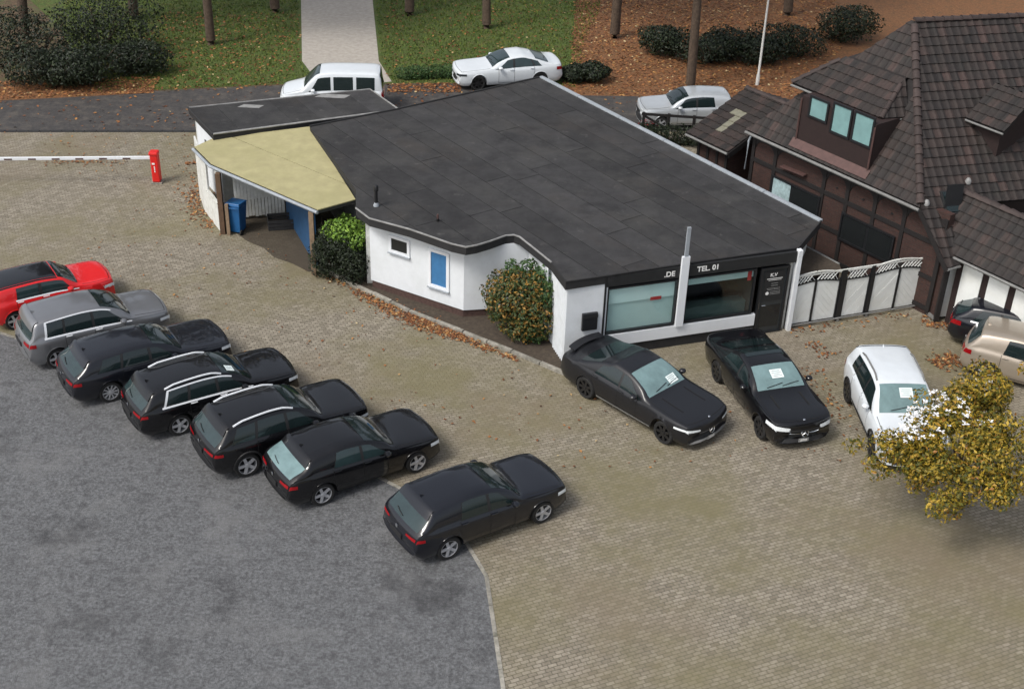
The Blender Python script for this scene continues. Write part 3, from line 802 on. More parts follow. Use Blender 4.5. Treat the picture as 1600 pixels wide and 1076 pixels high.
# ================================================================== HALF-TIMBERED HOUSE
ZE = 3.8
house = empty('half_timbered_house', (14.5, 43.0, 0), 'half-timbered brick house with steep dark brown tiled roofs and a dormer', 'house')
E0 = P(1438, 325, ZE); EF = P(1167, 203, ZE)
uh = (E0 - EF).normalized(); nin = Vector((-uh.y, uh.x, 0))
if nin.x < 0: nin = -nin
vh = Vector((.97, .245, 0)).normalized(); nf = Vector((-vh.y, vh.x, 0))
TL, TF = 1.25, .85
NLp = (Z - nin * TL).normalized(); NFp = (Z - nf * TF).normalized()
def PL(x, y): return PP(x, y, E0, NLp)
def PF(x, y): return PP(x, y, E0, NFp)
a_ = nin * TL - nf * TF
hw = Vector((-a_.y, a_.x, 0)).normalized()
if hw.y < 0: hw = -hw
hip_d = Vector((hw.x, hw.y, TF * hw.dot(nf)))
ZRG = 8.3
T = E0 + hip_d * ((ZRG - ZE) / hip_d.z)
fe = (PL(1252, 147) - EF); T2 = EF + fe * ((ZRG - ZE) / fe.z)

TW, TLn = .30, .35
def tile_proto():
    mb = MB(); xs = [-.5, -.25, 0, .25, .5]; bz = [.012, .0, .004, .03, .012]
    for (yy, zz) in ((0.0, .055), (TLn + .07, .012)):
        for x_, b_ in zip(xs, bz): mb.v.append(Vector((x_ * (TW + .02), yy, zz + b_)))
    for x_, b_ in zip(xs, bz): mb.v.append(Vector((x_ * (TW + .02), .004, .012 + b_)))
    for i in range(4):
        mb.f.append((i, i + 1, i + 6, i + 5)); mb.f.append((10 + i, 11 + i, i + 1, i))
    return mb
TP = tile_proto()
tile_mesh = TP.mesh('tile', 'tile', fix=False)
tile_glass_mesh = TP.mesh('tile_glass', 'tile_glass', fix=False)
TILES = []      # (distance score, matrix, mesh-or-MB, slope object, glass)
def slope(name, poly, along, parent, skip=None, glass=None, deck=True, mat='tile'):
    """tiled slope over a convex planar polygon; along = eave direction (unit)"""
    poly = [Vector(p) for p in poly]
    n = (poly[1] - poly[0]).cross(poly[2] - poly[1]).normalized()
    if n.z < 0: n = -n
    along = along.normalized(); up = n.cross(along).normalized()
    if up.z < 0: up = -up; along = -along
    if along.cross(up).dot(n) < 0: along = -along
    o = poly[0]
    p2 = [((p - o).dot(along), (p - o).dot(up)) for p in poly]
    base = MB().prism([p - n * .10 for p in poly], n * .095).build(name, 'timber', parent)
    s0 = min(p[1] for p in p2); s1 = max(p[1] for p in p2); a0 = min(p[0] for p in p2); a1 = max(p[0] for p in p2)
    c = (sum(p[0] for p in p2) / len(p2), sum(p[1] for p in p2) / len(p2))
    edges = []
    for i in range(len(p2)):
        p, q = p2[i], p2[(i + 1) % len(p2)]; d = (q[0] - p[0], q[1] - p[1]); ln = math.hypot(*d)
        if ln < 1e-4: continue
        e = (-d[1] / ln, d[0] / ln)
        if (c[0] - p[0]) * e[0] + (c[1] - p[1]) * e[1] < 0: e = (-e[0], -e[1])
        edges.append((p, e))
    s = s0; row = 0
    while s < s1 - .05:
        t = a0 - TW
        while t < a1 + TW:
            cx, cy = t + TW / 2, s + TLn / 2
            dmin = min((cx - p[0]) * e[0] + (cy - p[1]) * e[1] for p, e in edges)
            if dmin > -.22:
                w = o + along * cx + up * s
                wc = o + along * cx + up * cy
                if not (skip and skip(wc)):
                    gl = bool(glass and glass(wc))
                    mt = Matrix((along, up, n)).transposed().to_4x4(); mt.translation = w + n * random.uniform(-.002, .004)
                    mesh = None
                    if dmin < .26:
                        bm = bmesh.new()
                        vs = [bm.verts.new(v) for v in TP.v]
                        for f in TP.f: bm.faces.new([vs[i] for i in f])
                        for p, e in edges:
                            lp = Vector((p[0] - cx, p[1] - s, 0))
                            bmesh.ops.bisect_plane(bm, geom=bm.verts[:] + bm.edges[:] + bm.faces[:], plane_co=lp - Vector((e[0], e[1], 0)) * .015, plane_no=(-e[0], -e[1], 0), clear_outer=True)
                        if len(bm.faces) == 0: bm.free(); t += TW; continue
                        bm.verts.index_update()
                        mesh = MB(); mesh.v = [v.co.copy() for v in bm.verts]; mesh.f = [tuple(v.index for v in f.verts) for f in bm.faces]
                        bm.free()
                    q = wc - CAM; k = F_PX / q.dot(FW); px, py = 800 + k * q.dot(RT), 538 - k * q.dot(UP)
                    sc = q.length + (0 if (70 < px < 1530 and 96 < py < 716) else 60)
                    TILES.append((sc, mt, mesh, base, gl))
            t += TW
        s += TLn; row += 1
    return base
def hip_caps(a, b, parent, r=.13, ln=.36, name='hip_tile'):
    a, b = Vector(a), Vector(b); d = (b - a).normalized(); n = int((b - a).length / ln)
    sd = d.cross(Z).normalized(); u2 = sd.cross(d).normalized()
    for i in range(n):
        p0 = a + d * (ln * i); p1 = p0 + d * (ln + .03); mb = MB()
        for (p, rr, lift) in ((p0, r * 1.12, .05), (p1, r * .92, .025)):
            for k in range(7):
                t = math.pi * k / 6
                mb.v.append(p + sd * (rr * math.cos(t)) + u2 * (rr * .8 * math.sin(t) + lift))
        for k in range(6): mb.f.append((k, k + 1, k + 8, k + 7))
        mb.f.append(tuple(range(7)))
        mb.build(name, 'hip_tile', parent, smooth=50)
random.seed(21)
# dormer footprint on the left slope
D1, D2 = PL(1243, 220), PL(1358, 268)
dface_n = -nin
def in_dormer(w):
    k = (w - D1).dot(uh); return .1 < k < (D2 - D1).dot(uh) - .1 and w.z > D1.z + .25 and (w - D1).dot(nin) < 2.2
rl_ = slope('roof_slope', [EF, E0, T, T2], uh, house, skip=in_dormer)
EW = E0 + vh * 9.0
rf_ = slope('roof_slope', [E0, EW, T + vh * 9.0, T], vh, house)
VB = PF(1489, 398); VT = PF(1493, 296)
A1 = PF(1480, 419); B1h = PF(1500, 413)
slope('roof_slope', [E0, A1, B1h, E0 + vh * 1.35], vh, house)
# wing on the right: slope facing left, ridge and eave along the plot direction
WU = uh
WV, WE = VT + WU * 4.2, VB + WU * 4.2
slope('roof_slope', [VB, WE, WV, VT], WU, house)
wr_n = nin * (2 * abs((VT - VB).dot(nin)))
slope('roof_slope', [VT, WV, WE + wr_n, VB + wr_n], WU, house)
hip_caps(VT, WV, house, name='ridge_tile')
hip_caps(E0 + hip_d * .1, T, house)
hip_caps(T, T + vh * 9, house, name='ridge_tile'); hip_caps(T2, T, house, name='ridge_tile')
MB().tube([EF - nin * .06 - Z * .07, E0 - nin * .05 - Z * .07], .06, 8).build('gutter', 'gutter', house, smooth=60)
MB().tube([A1 - Z * .05 - nf * .03, B1h - Z * .05 - nf * .03], .05, 8).build('gutter', 'gutter', house, smooth=60)
MB().tube([VB - nin * .05 - Z * .06, WE - nin * .05 - Z * .06], .05, 8).build('gutter', 'gutter', house, smooth=60)
MB().bar(E0 - Z * .10, A1 - Z * .10, .05, .2).build('verge_board', 'timber', house)
# back of the roof, closing the volume
bk = MB(); bk.quad(T2, T, T + vh * 9, T + vh * 9 + nf * 5 - Z * 4.4, T2 + nf * 5 - Z * 4.4); bk.build('roof_back', 'tile', house)
# ---- dormer
ztop = 0
dm = empty('dormer', D1); dm.parent = house; dm.location = D1 - house.location
for k in range(200):
    q = D2 + Z * (k * .02) - CAM; 
    if 538 - F_PX / q.dot(FW) * q.dot(UP) < 196: ztop = D2.z + k * .02; break
DZ = ztop; dlen = (D2 - D1).dot(uh)
DA, DB = V2(D1, D1.z), V2(D1 + uh * dlen, D1.z)
def dp(s, z, o=0): return DA + uh * s + dface_n * o + Z * (z - DA.z)
def drect(s0, s1, z0, z1): return [dp(s0, z1), dp(s1, z1), dp(s1, z0), dp(s0, z0)]
deep = 2.4
MB().prism([dp(.02, DA.z - .3), dp(dlen - .02, DA.z - .3), dp(dlen - .02, DZ), dp(.02, DZ)], nin * deep).build('dormer_wall', 'dormer_wall', dm)
MB().bar(dp(-.1, DA.z - .02, .12), dp(dlen + .1, DA.z - .02, .12), .34, .035, up=NLp).build('flashing', 'flash', dm)
for s in (.03, dlen - .03): MB().bar(dp(s, DA.z, .04), dp(s, DZ - .1, .04), .05, .05).build('corner_trim', 'flash', dm)
def ds(px): return (PP(px[0], px[1], DA, dface_n) - DA).dot(uh)
def dzz(px): return PP(px[0], px[1], DA, dface_n).z
wz0, wz1 = dzz((1350, 225)), dzz((1345, 178))
for (xa, xb, ya) in ((1264, 1290, 0), (1300, 1327, 1), (1335, 1364, 1)):
    s0, s1 = ds((xa, 190 if xa < 1295 else 200)), ds((xb, 190 if xa < 1295 else 200))
    z0 = wz0 if ya else wz0 + .22; z1 = wz1 if ya else wz1 - .10
    w = rpanel('window', drect(s0, s1, z0, z1), dface_n, .012, .02, 'teal_pane', dm)
    rframe('frame', drect(s0, s1, z0, z1), dface_n, .004, .05, .075, 'black_frame', w)
# dormer roof
e1, e2 = P(1238, 130, DZ), P(1372, 187, DZ)
e2 = e1 + uh * (e2 - e1).dot(uh)
DP_n = (Z - nin * .78).normalized()
h2 = PP(1421, 109, e1, DP_n); h1 = PP(1322, 90, e1, DP_n)
zm = min(h1.z, h2.z); 
h1 = e1 + (h1 - e1) * ((zm - DZ) / (h1.z - DZ)); h2 = e2 + (h2 - e2) * ((zm - DZ) / (h2.z - DZ))
slope('dormer_roof', [e1, e2, h2, h1], uh, dm)
r3 = P(1418, 183, DZ)
slope('dormer_roof', [e2, r3, h2], (r3 - e2).normalized(), dm)
hip_caps(e2, h2, dm, .09); hip_caps(e1, h1, dm, .10)
MB().tube([e1 - nin * .05 - Z * .06, e2 - nin * .05 - Z * .06], .045, 8).build('gutter', 'gutter', dm, smooth=60)
MB().tube([e2 - Z * .06, r3 - Z * .06], .04, 8).build('gutter', 'gutter', dm, smooth=60)
bk = MB(); bk.quad(h1, h2, h2 + nin * 2.5 + Z * .1, h1 + nin * 2.5 + Z * .1); bk.build('dormer_top', 'tile', dm)
bk = MB(); bk.quad(e1, h1, h1 + nin * 2.5, e1 + nin * 3.0); bk.build('dormer_side', 'tile', dm)
# small dormer at the picture's right edge
sdm = empty('small_dormer', PF(1530, 200)); sdm.parent = house; sdm.location = PF(1530, 200) - house.location
g0 = PF(1512, 184); g1 = g0 + uh * 1.0 - Z * 0.0
zz0 = g0.z + .05
q0, q1 = P(1510, 185, zz0), P(1510, 185, zz0) + uh * 1.5
slope('dormer_roof', [q0, q1, q1 + nin * 1.3 + Z * .95, q0 + nin * 1.3 + Z * .95], uh, sdm)
slope('dormer_roof', [q0 + nin * 2.6, q1 + nin * 2.6, q1 + nin * 1.3 + Z * .95, q0 + nin * 1.3 + Z * .95], uh, sdm)
MB().tube([q0 - nin * .04 - Z * .05, q1 - nin * .04 - Z * .05], .04, 8).build('gutter', 'gutter', sdm, smooth=60)
MB().prism([q0 + nin * .25 + uh * .2 - Z * .05, q1 + nin * .25 - uh * .25 - Z * .05, q1 + nin * 2.35 - uh * .25 - Z * .05, q0 + nin * 2.35 + uh * .2 - Z * .05], (0, 0, -1.3)).build('dormer_wall', 'dormer_wall', sdm)
MB().prism([q1 + nin * .25 - uh * .26 - Z * .04, q1 + nin * 2.35 - uh * .26 - Z * .04, q1 + nin * 1.3 - uh * .26 + Z * .78], uh * .05).build('dormer_gable', 'dormer_wall', sdm)
# roof hatch standing open
rh = PF(1484, 318)
mb = MB(); ax = (vh, (nf + Z * TF).normalized(), NFp)
hatch = mb.box(rh + NFp * .05, (.30, .42, .07), ax).build('roof_hatch', 'fascia', house)
MB().box(rh + NFp * .14, (.24, .36, .015), ax).build('pane', 'car_glass', hatch)
lid_ax = (vh, (ax[1] + NFp * .9).normalized(), (NFp - ax[1] * .9).normalized())
MB().box(rh + NFp * .36 + ax[1] * .1, (.30, .40, .02), lid_ax).build('lid', 'black_frame', hatch)
for px in ((1447, 321), (1512, 287)):
    c = PF(*px); MB().lathe([(.10, 0), (.11, .1), (.05, .2), (0, .21)], 10, c=c).build('end_cap', 'felt_trim', house, smooth=50)
# ---- walls
WI = .42
W0h = E0 + nin * WI; W0h = V2(W0h, 0); WFh = V2(EF + nin * WI, 0)
PB0, PB1 = P(1438, 481), P(1460, 501)
wn = -nin
wall_l = MB().prism([W0h + uh * .9, WFh, WFh + nin * .25, W0h + nin * .25 + uh * .9], (0, 0, ZE - .02)).build('wall', 'house_brick', house)
def hw_s(px): return (PP(px[0], px[1], W0h, wn) - WFh).dot(uh)
def hp(s, z, o=0): return WFh + uh * s + wn * o + Z * z
hl = (W0h - WFh).dot(uh) + .9
def hrect(s0, s1, z0, z1): return [hp(s0, z1), hp(s1, z1), hp(s1, z0), hp(s0, z0)]
posts = [.1] + [hw_s(p) for p in ((1210, 265), (1285, 305), (1322, 320), (1368, 320), (1415, 335))] + [hl - .08]
posts.sort()
for s in posts:
    MB().box(hp(s, (ZE - .2) / 2 + .05, .02), (.075, .03, (ZE - .3) / 2), (uh, wn, Z)).build('timber_post', 'timber', wall_l)
zmid = PP(1306, 308, W0h, wn).z
for a, b in zip(posts[:-1], posts[1:]):
    for zz in (zmid, ZE - .32, 1.35, .25):
        MB().box(hp((a + b) / 2, zz, .017), ((b - a) / 2 - .078, .027, .075), (uh, wn, Z)).build('timber_rail', 'timber', wall_l)
    if b - a > .7:   # curved braces at the top of each bay
        for (s, sg) in ((a + .076, 1), (b - .076, -1)):
            mb = MB(); 
            mb.prism([hp(s, ZE - .40, 0), hp(s + sg * .30, ZE - .40, 0), hp(s + sg * .16, ZE - .47, 0), hp(s + sg * .06, ZE - .58, 0), hp(s, ZE - .75, 0)], wn * .03); mb.build('brace', 'timber', wall_l)
def hwin(a, b, split, mt1, mt2):
    pa, pb = PP(*a, W0h, wn), PP(*b, W0h, wn)
    s0, s1, z1, z0 = (pa - WFh).dot(uh), (pb - WFh).dot(uh), pa.z, pb.z
    w = rpanel('window', hrect(s0, s1, z0, z1), wn, .05, .06, 'black_frame', wall_l)
    sm = s0 + (s1 - s0) * split; hgt = z1 - z0
    rpanel('pane', hrect(s0 + .08, sm - .05, z0 + .08, z1 - .08), wn, .061, .068, mt1, w)
    rpanel('pane', hrect(sm + .05, s1 - .08, z0 + .08, z1 - .08), wn, .061, .068, mt2, w)
    rframe('frame', hrect(s0 + .07, s1 - .07, z0 + .07, z1 - .07), wn, .06, .10, .07, 'black_frame', w)
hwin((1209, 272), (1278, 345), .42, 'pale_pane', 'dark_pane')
hwin((1318, 330), (1392, 412), .5, 'dark_pane', 'dark_pane')
for px in ((1308, 294), (1349, 312), (1394, 334)):
    c = PP(*px, W0h, wn); MB().lathe([(.06, 0), (.05, .03), (0, .04)], 8, c=c).build('wall_anchor', 'timber', wall_l)
c0, c1 = PP(1225, 258, W0h, wn), PP(1262, 273, W0h, wn)
MB().bar(c0 + wn * .12, c1 + wn * .12, .2, .05).build('awning_bar', 'flash', wall_l)
c0 = PP(1146, 268, W0h, wn)
MB().tube([WFh + wn * .15 + Z * 3.5, WFh + wn * .25 + Z * 3.3, WFh + wn * .25 + Z * 2.2], .04, 8).build('downpipe', 'white_metal', wall_l, smooth=60)
# porch side wall (brick) under the lower front slope, and the front behind it
def ztopF(p): return ZE + TF * (Vector(p) - E0).dot(nf) - .14
q = [V2(PB0, 0), V2(PB1, 0)]
pw = MB().prism([q[0], q[1], V2(q[1], ztopF(q[1])), V2(q[0], min(ZE - .1, ztopF(q[0])))], nin * .3).build('porch_wall', 'house_brick', house)
MB().box(V2(PB1, ztopF(PB1) / 2 - .03) + Vector((.02, -.05, 0)), (.08, .08, ztopF(PB1) / 2 - .05)).build('corner_post', 'timber', house)
MB().bar(V2(PB0, .1) - nin * .05, V2(PB1, .1) - nin * .05, .08, .1).build('ledge', 'gutter', house)
# the front of the porch and wing, with white infill panels
FR0 = V2(PB1, 0) + Vector((.12, .1, 0)); FR1 = FR0 + vh * 6
fw_ = MB().prism([FR0 + nf * .35, FR1 + nf * .35, FR1 + nf * .6, FR0 + nf * .6], (0, 0, 2.5)).build('front_wall', 'dormer_wall', house)
fnm = -nf
pA = PP(1489, 424, FR0, fnm); sA = (pA - FR0).dot(vh)
def fr(s, z, o=0): return FR0 + vh * s + fnm * o + Z * z
for (s0, s1) in ((sA - .22, sA + .24), (sA + .95, sA + 1.75), (sA + 2.0, sA + 2.8)):
    MB().prism([fr(s0, .12, .0), fr(s1, .12, .0), fr(s1, 2.1, .0), fr(s0, 2.1, .0)], fnm * .04).build('white_panel', 'white_fence', fw_)
MB().bar(fr(sA + .3, 1.15, .05), fr(sA + .9, 1.15, .05), .1, .06).build('sill', 'gutter', fw_)
w = MB().prism([fr(sA + .34, 1.2, -.30), fr(sA + .86, 1.2, -.30), fr(sA + .86, 2.0, -.30), fr(sA + .34, 2.0, -.30)], fnm * .30).build('window', 'dark_pane', fw_)
MB().prism([V2(VB, 0) + nin * .4, V2(WE, 0) + nin * .4, V2(WE, 0) + wr_n - nin * .4, V2(VB, 0) + wr_n - nin * .4], (0, 0, VB.z - .12)).build('wing_wall', 'dormer_wall', house)
for k in range(4):
    wa = V2(VB, 0) + nin * .39 + uh * (.25 + k * 1.0)
    MB().prism([wa + Z * .3, wa + uh * .75 + Z * .3, wa + uh * .75 + Z * (VB.z - .35), wa + Z * (VB.z - .35)], -nin * .03).build('white_panel', 'white_fence', house)
gq = V2(WE, VB.z - .118)
MB().prism([gq + nin * .4, gq + wr_n - nin * .4, gq + wr_n * .5 + Z * (VT.z - VB.z - .35)], uh * -.1).build('gable', 'timber', house)
# main body fill behind the walls
MB().prism([W0h + nin * .6 + uh * .4, WFh + nin * .3, WFh + nin * .3 + nf * 2 + nin * 4, FR1 + nf * 4], (0, 0, ZE - .5)).build('core', 'dormer_wall', house)
# gable infill between eaves and roof at the back end
MB().prism([WFh + Z * (ZE - .4), V2(EF + nin * WI, 0) + nin * 5 + Z * (ZE - .4), T2 - Z * .3], nf * .1).build('gable', 'dormer_wall', house)
# ---- annex with shallow tiled roof
ZA = 2.75
N1, N2 = P(1073, 208, ZA), P(1133, 240, ZA)
N2 = N1 + uh * (N2 - N1).dot(uh)
rs = 1.0
AP = (Z - nin * .40).normalized()
N3 = PP(1223, 162, N1, AP); 
wd = (N3 - N1).dot(nin)
N3 = N2 + nin * wd + Z * (.40 * wd); N4 = N1 + nin * wd + Z * (.40 * wd)
an = empty('annex', V2(N1, 0)); an.parent = house; an.location = V2(N1, 0) - house.location
gc = [PP(x, y, N1, AP) for x, y in ((1154, 178), (1144, 189), (1133, 199))]
slope('annex_roof', [N1, N2, N3, N4], uh, an, glass=lambda w: min((w - g).length for g in gc) < .21)
slope('annex_roof', [N4, N3, N3 + nin * wd - Z * (.4 * wd), N4 + nin * wd - Z * (.4 * wd)], uh, an)
MB().tube([N1 - nin * .05 - Z * .05, N2 - nin * .05 - Z * .05], .05, 8).build('gutter', 'gutter', an, smooth=60)
MB().bar(N2 - Z * .12 + uh * .03, N3 - Z * .12 + uh * .03, .04, .22).build('verge_board', 'timber', an)
MB().bar(N1 - Z * .10 - uh * .03, N4 - Z * .10 - uh * .03, .04, .2).build('verge_board', 'timber', an)
hip_caps(N4, N3, an, .10, name='ridge_tile')
MB().prism([V2(N1 + nin * .4 + uh * .3, 0), V2(N2 + nin * .4 - uh * .35, 0), V2(N3 + nin * wd * .6 - uh * .35, 0), V2(N4 + nin * wd * .6 + uh * .3, 0)], (0, 0, ZA - .12)).build('wall', 'house_brick', an)
for k in range(4):
    s = .35 + k * ((N2 - N1).length - .75) / 3
    MB().box(V2(N1 + nin * .38 + uh * s, 1.2), (.06, .025, 1.2), (uh, nin, Z)).build('timber_post', 'timber', an)

# ---- the tiles themselves: the nearest 300 singly, the rest joined slope by slope
TILES.sort(key=lambda t: t[0])
rest = {}
for i, (sc, mt, mesh, base, gl) in enumerate(TILES):
    if i < 300 or gl:
        if mesh is None: me = tile_glass_mesh if gl else tile_mesh
        else: me = mesh.mesh('tile', 'tile_glass' if gl else 'tile', fix=False)
        o = bpy.data.objects.new('glass_tile' if gl else 'tile', me); col.objects.link(o)
        o.parent = base; m2 = mt.copy(); m2.translation = m2.translation - world_loc(base); o.matrix_local = m2
    else:
        mb = rest.setdefault(base.name, (base, MB()))[1]
        src = mesh or TP; k = len(mb.v)
        mb.v += [mt @ v for v in src.v]; mb.f += [tuple(k + j for j in f) for f in src.f]
for base, mb in rest.values(): tag(mb.build('tiles', 'tile', base, fix=False), kind='stuff')

# ================================================================== WHITE GATE BETWEEN SHOP AND HOUSE
G0, G1 = P(1226, 513), P(1436, 479)
gd = (G1 - G0).normalized(); gn = Vector((gd.y, -gd.x, 0)); gl_ = (G1 - G0).length
gate = empty('white_gate', G0, 'white boarded gate with black frame and lattice top between showroom and brick house', 'gate')
def gs(x, y): return (P(x, y) - G0).dot(gd)
def gp(s, z, o=0): return G0 + gd * s + gn * o + Z * z
def arch(s): 
    for a, b in ((0.05, leaf[1][1]), (leaf[2][0], leaf[2][1]), (leaf[3][0], leaf[4][1])):
        if a - .1 <= s <= b + .1:
            t = (s - a) / (b - a); return (.13 if b - a > 1 else .0) * math.sin(math.pi * max(0, min(1, t)))
    return 0
px_l = ((1228, 1263), (1264.5, 1301), (1311, 1347), (1354, 1392), (1393.5, 1429))
leaf = []
for a, b in px_l: leaf.append((gs(a, 513 - (a - 1226) * .162), gs(b, 513 - (b - 1226) * .162)))
ZL = 1.52
for i, (a, b) in enumerate(leaf):
    lf = MB().box(gp((a + b) / 2, .86, -.045), ((b - a) / 2 - .01, .012, .68), (gd, gn, Z)).build('leaf', 'white_fence', gate)
    sg = (1, -1, 1, 1, -1)[i]
    # diagonal boards clipped to the arched leaf
    top = [(b - (b - a) * k / 6, ZL + arch(b - (b - a) * k / 6)) for k in range(7)]
    outl = [(a + .02, .14), (b - .02, .14)] + [(min(max(s, a + .02), b - .02), z) for s, z in top]
    bw_ = .15; dx, dz_ = math.cos(R(48)) * sg, math.sin(R(48)); nx, nz = -dz_, dx
    ks = [p[0] * nx + p[1] * nz for p in outl]; k = min(ks)
    while k < max(ks):
        pg = clip(outl, (nx * (k + .002), nz * (k + .002)), (nx, nz)); pg = clip(pg, (nx * (k + bw_ - .002), nz * (k + bw_ - .002)), (-nx, -nz)) if len(pg) > 2 else []
        if len(pg) > 2 and area2(pg) > .002:
            MB().prism([gp(s, z, -.03) for s, z in pg], gn * (.025 + random.uniform(0, .006))).build('board', 'white_fence', lf)
        k += bw_
    # frame
    mb = MB()
    mb.box(gp(a, .86, 0), (.02, .03, .78), (gd, gn, Z)); mb.box(gp(b, .86, 0), (.02, .03, .78), (gd, gn, Z))
    for j in range(6): 
        (s0, z0), (s1, z1) = top[j], top[j + 1]; mb.bar(gp(s0, z0 + .03, 0), gp(s1, z1 + .03, 0), .06, .045)
    mb.build('frame', 'black_frame', lf)
    # lattice strip
    mb = MB(); zb_ = .055; hh_ = .30
    def lat(s): return ZL + arch(s) + zb_
    s = a + .02
    while s < b - .02:
        for g_ in (1, -1):
            s2 = s + g_ * hh_ * .8
            if a <= s2 <= b: mb.bar(gp(s, lat(s), .004 * g_), gp(s2, lat(s2) + hh_, .004 * g_), .012, .038, up=gn)
        s += .13
    mb.build('lattice', 'white_fence', lf)
    mb = MB()
    for j in range(6):
        s0, s1 = top[j][0], top[j + 1][0]; mb.bar(gp(s0, lat(s0) + hh_, 0), gp(s1, lat(s1) + hh_, 0), .06, .035)
    mb.build('cap_rail', 'white_old', lf)
MB().bar(gp(0, ZL + .40, .0), gp(gl_, ZL + .40, .0), .05, .04).build('top_rail', 'white_old', gate)
for s in ((leaf[1][1] + leaf[2][0]) / 2, (leaf[2][1] + leaf[3][0]) / 2, gl_ - .04):
    w_ = .085 if s < 2.2 else (.055 if s < gl_ - .2 else .05)
    MB().box(gp(s, .98, .01), (w_, .05, .95), (gd, gn, Z)).build('post', 'black_frame', gate)
    MB().box(gp(s, .06, .06), (.04, .05, .06), (gd, gn, Z)).build('foot', 'gutter', gate)
MB().tube([gp(0, .13, .09), gp(gl_ + .1, .13, .09)], .03, 8).build('bottom_rail', 'gutter', gate, smooth=60)
# low roofed bin store in the alley behind the gate
ls = empty('bin_store', V2(P(1275, 400, 1.9), 0), 'low dark flat-roofed store with pale edge behind the white gate', 'shed')
lq = [P(1247, 381, 1.7), P(1311, 415, 1.7), P(1300, 421, 1.7), P(1236, 424, 1.7)]
lq[2] = lq[1] - gd * .5 + gn * -.02; lq[3] = gp(.25, 1.7, -.22); lq[2] = gp(2.0, 1.7, -.22); lq[1] = Vector((lq[1].x, lq[1].y, 1.7))
lr = MB().prism(lq, (0, 0, .06)).build('roof', 'soil', ls)
MB().tube([lq[0] + Z * .06, lq[1] + Z * .06], .035, 8).build('edge_strip', 'gutter', lr, smooth=60)
MB().prism([V2(p + (sum(lq, Vector()) / 4 - p) * .08, 0) for p in lq], (0, 0, 1.68)).build('wall', 'dormer_wall', ls)

# ================================================================== CARS
CS = 1.055
def pchip(pts):
    pts = sorted(pts); X = [p[0] for p in pts]; Y = [p[1] for p in pts]; n = len(X)
    h = [X[i + 1] - X[i] for i in range(n - 1)]; d = [(Y[i + 1] - Y[i]) / h[i] for i in range(n - 1)]
    m = [d[0]] + [0] * (n - 2) + [d[-1]]
    for i in range(1, n - 1):
        if d[i - 1] * d[i] > 0:
            w1, w2 = 2 * h[i] + h[i - 1], h[i] + 2 * h[i - 1]; m[i] = (w1 + w2) / (w1 / d[i - 1] + w2 / d[i])
    def f(x):
        if x <= X[0]: return Y[0]
        if x >= X[-1]: return Y[-1]
        i = 0
        while x > X[i + 1]: i += 1
        t = (x - X[i]) / h[i]
        return (Y[i] * (1 + 2 * t) * (1 - t) ** 2 + m[i] * h[i] * t * (1 - t) ** 2 + Y[i + 1] * t * t * (3 - 2 * t) + m[i + 1] * h[i] * t * t * (t - 1))
    return f
def clamp(x, a=0., b=1.): return max(a, min(b, x))
def lerp(a, b, t): return a + (b - a) * t

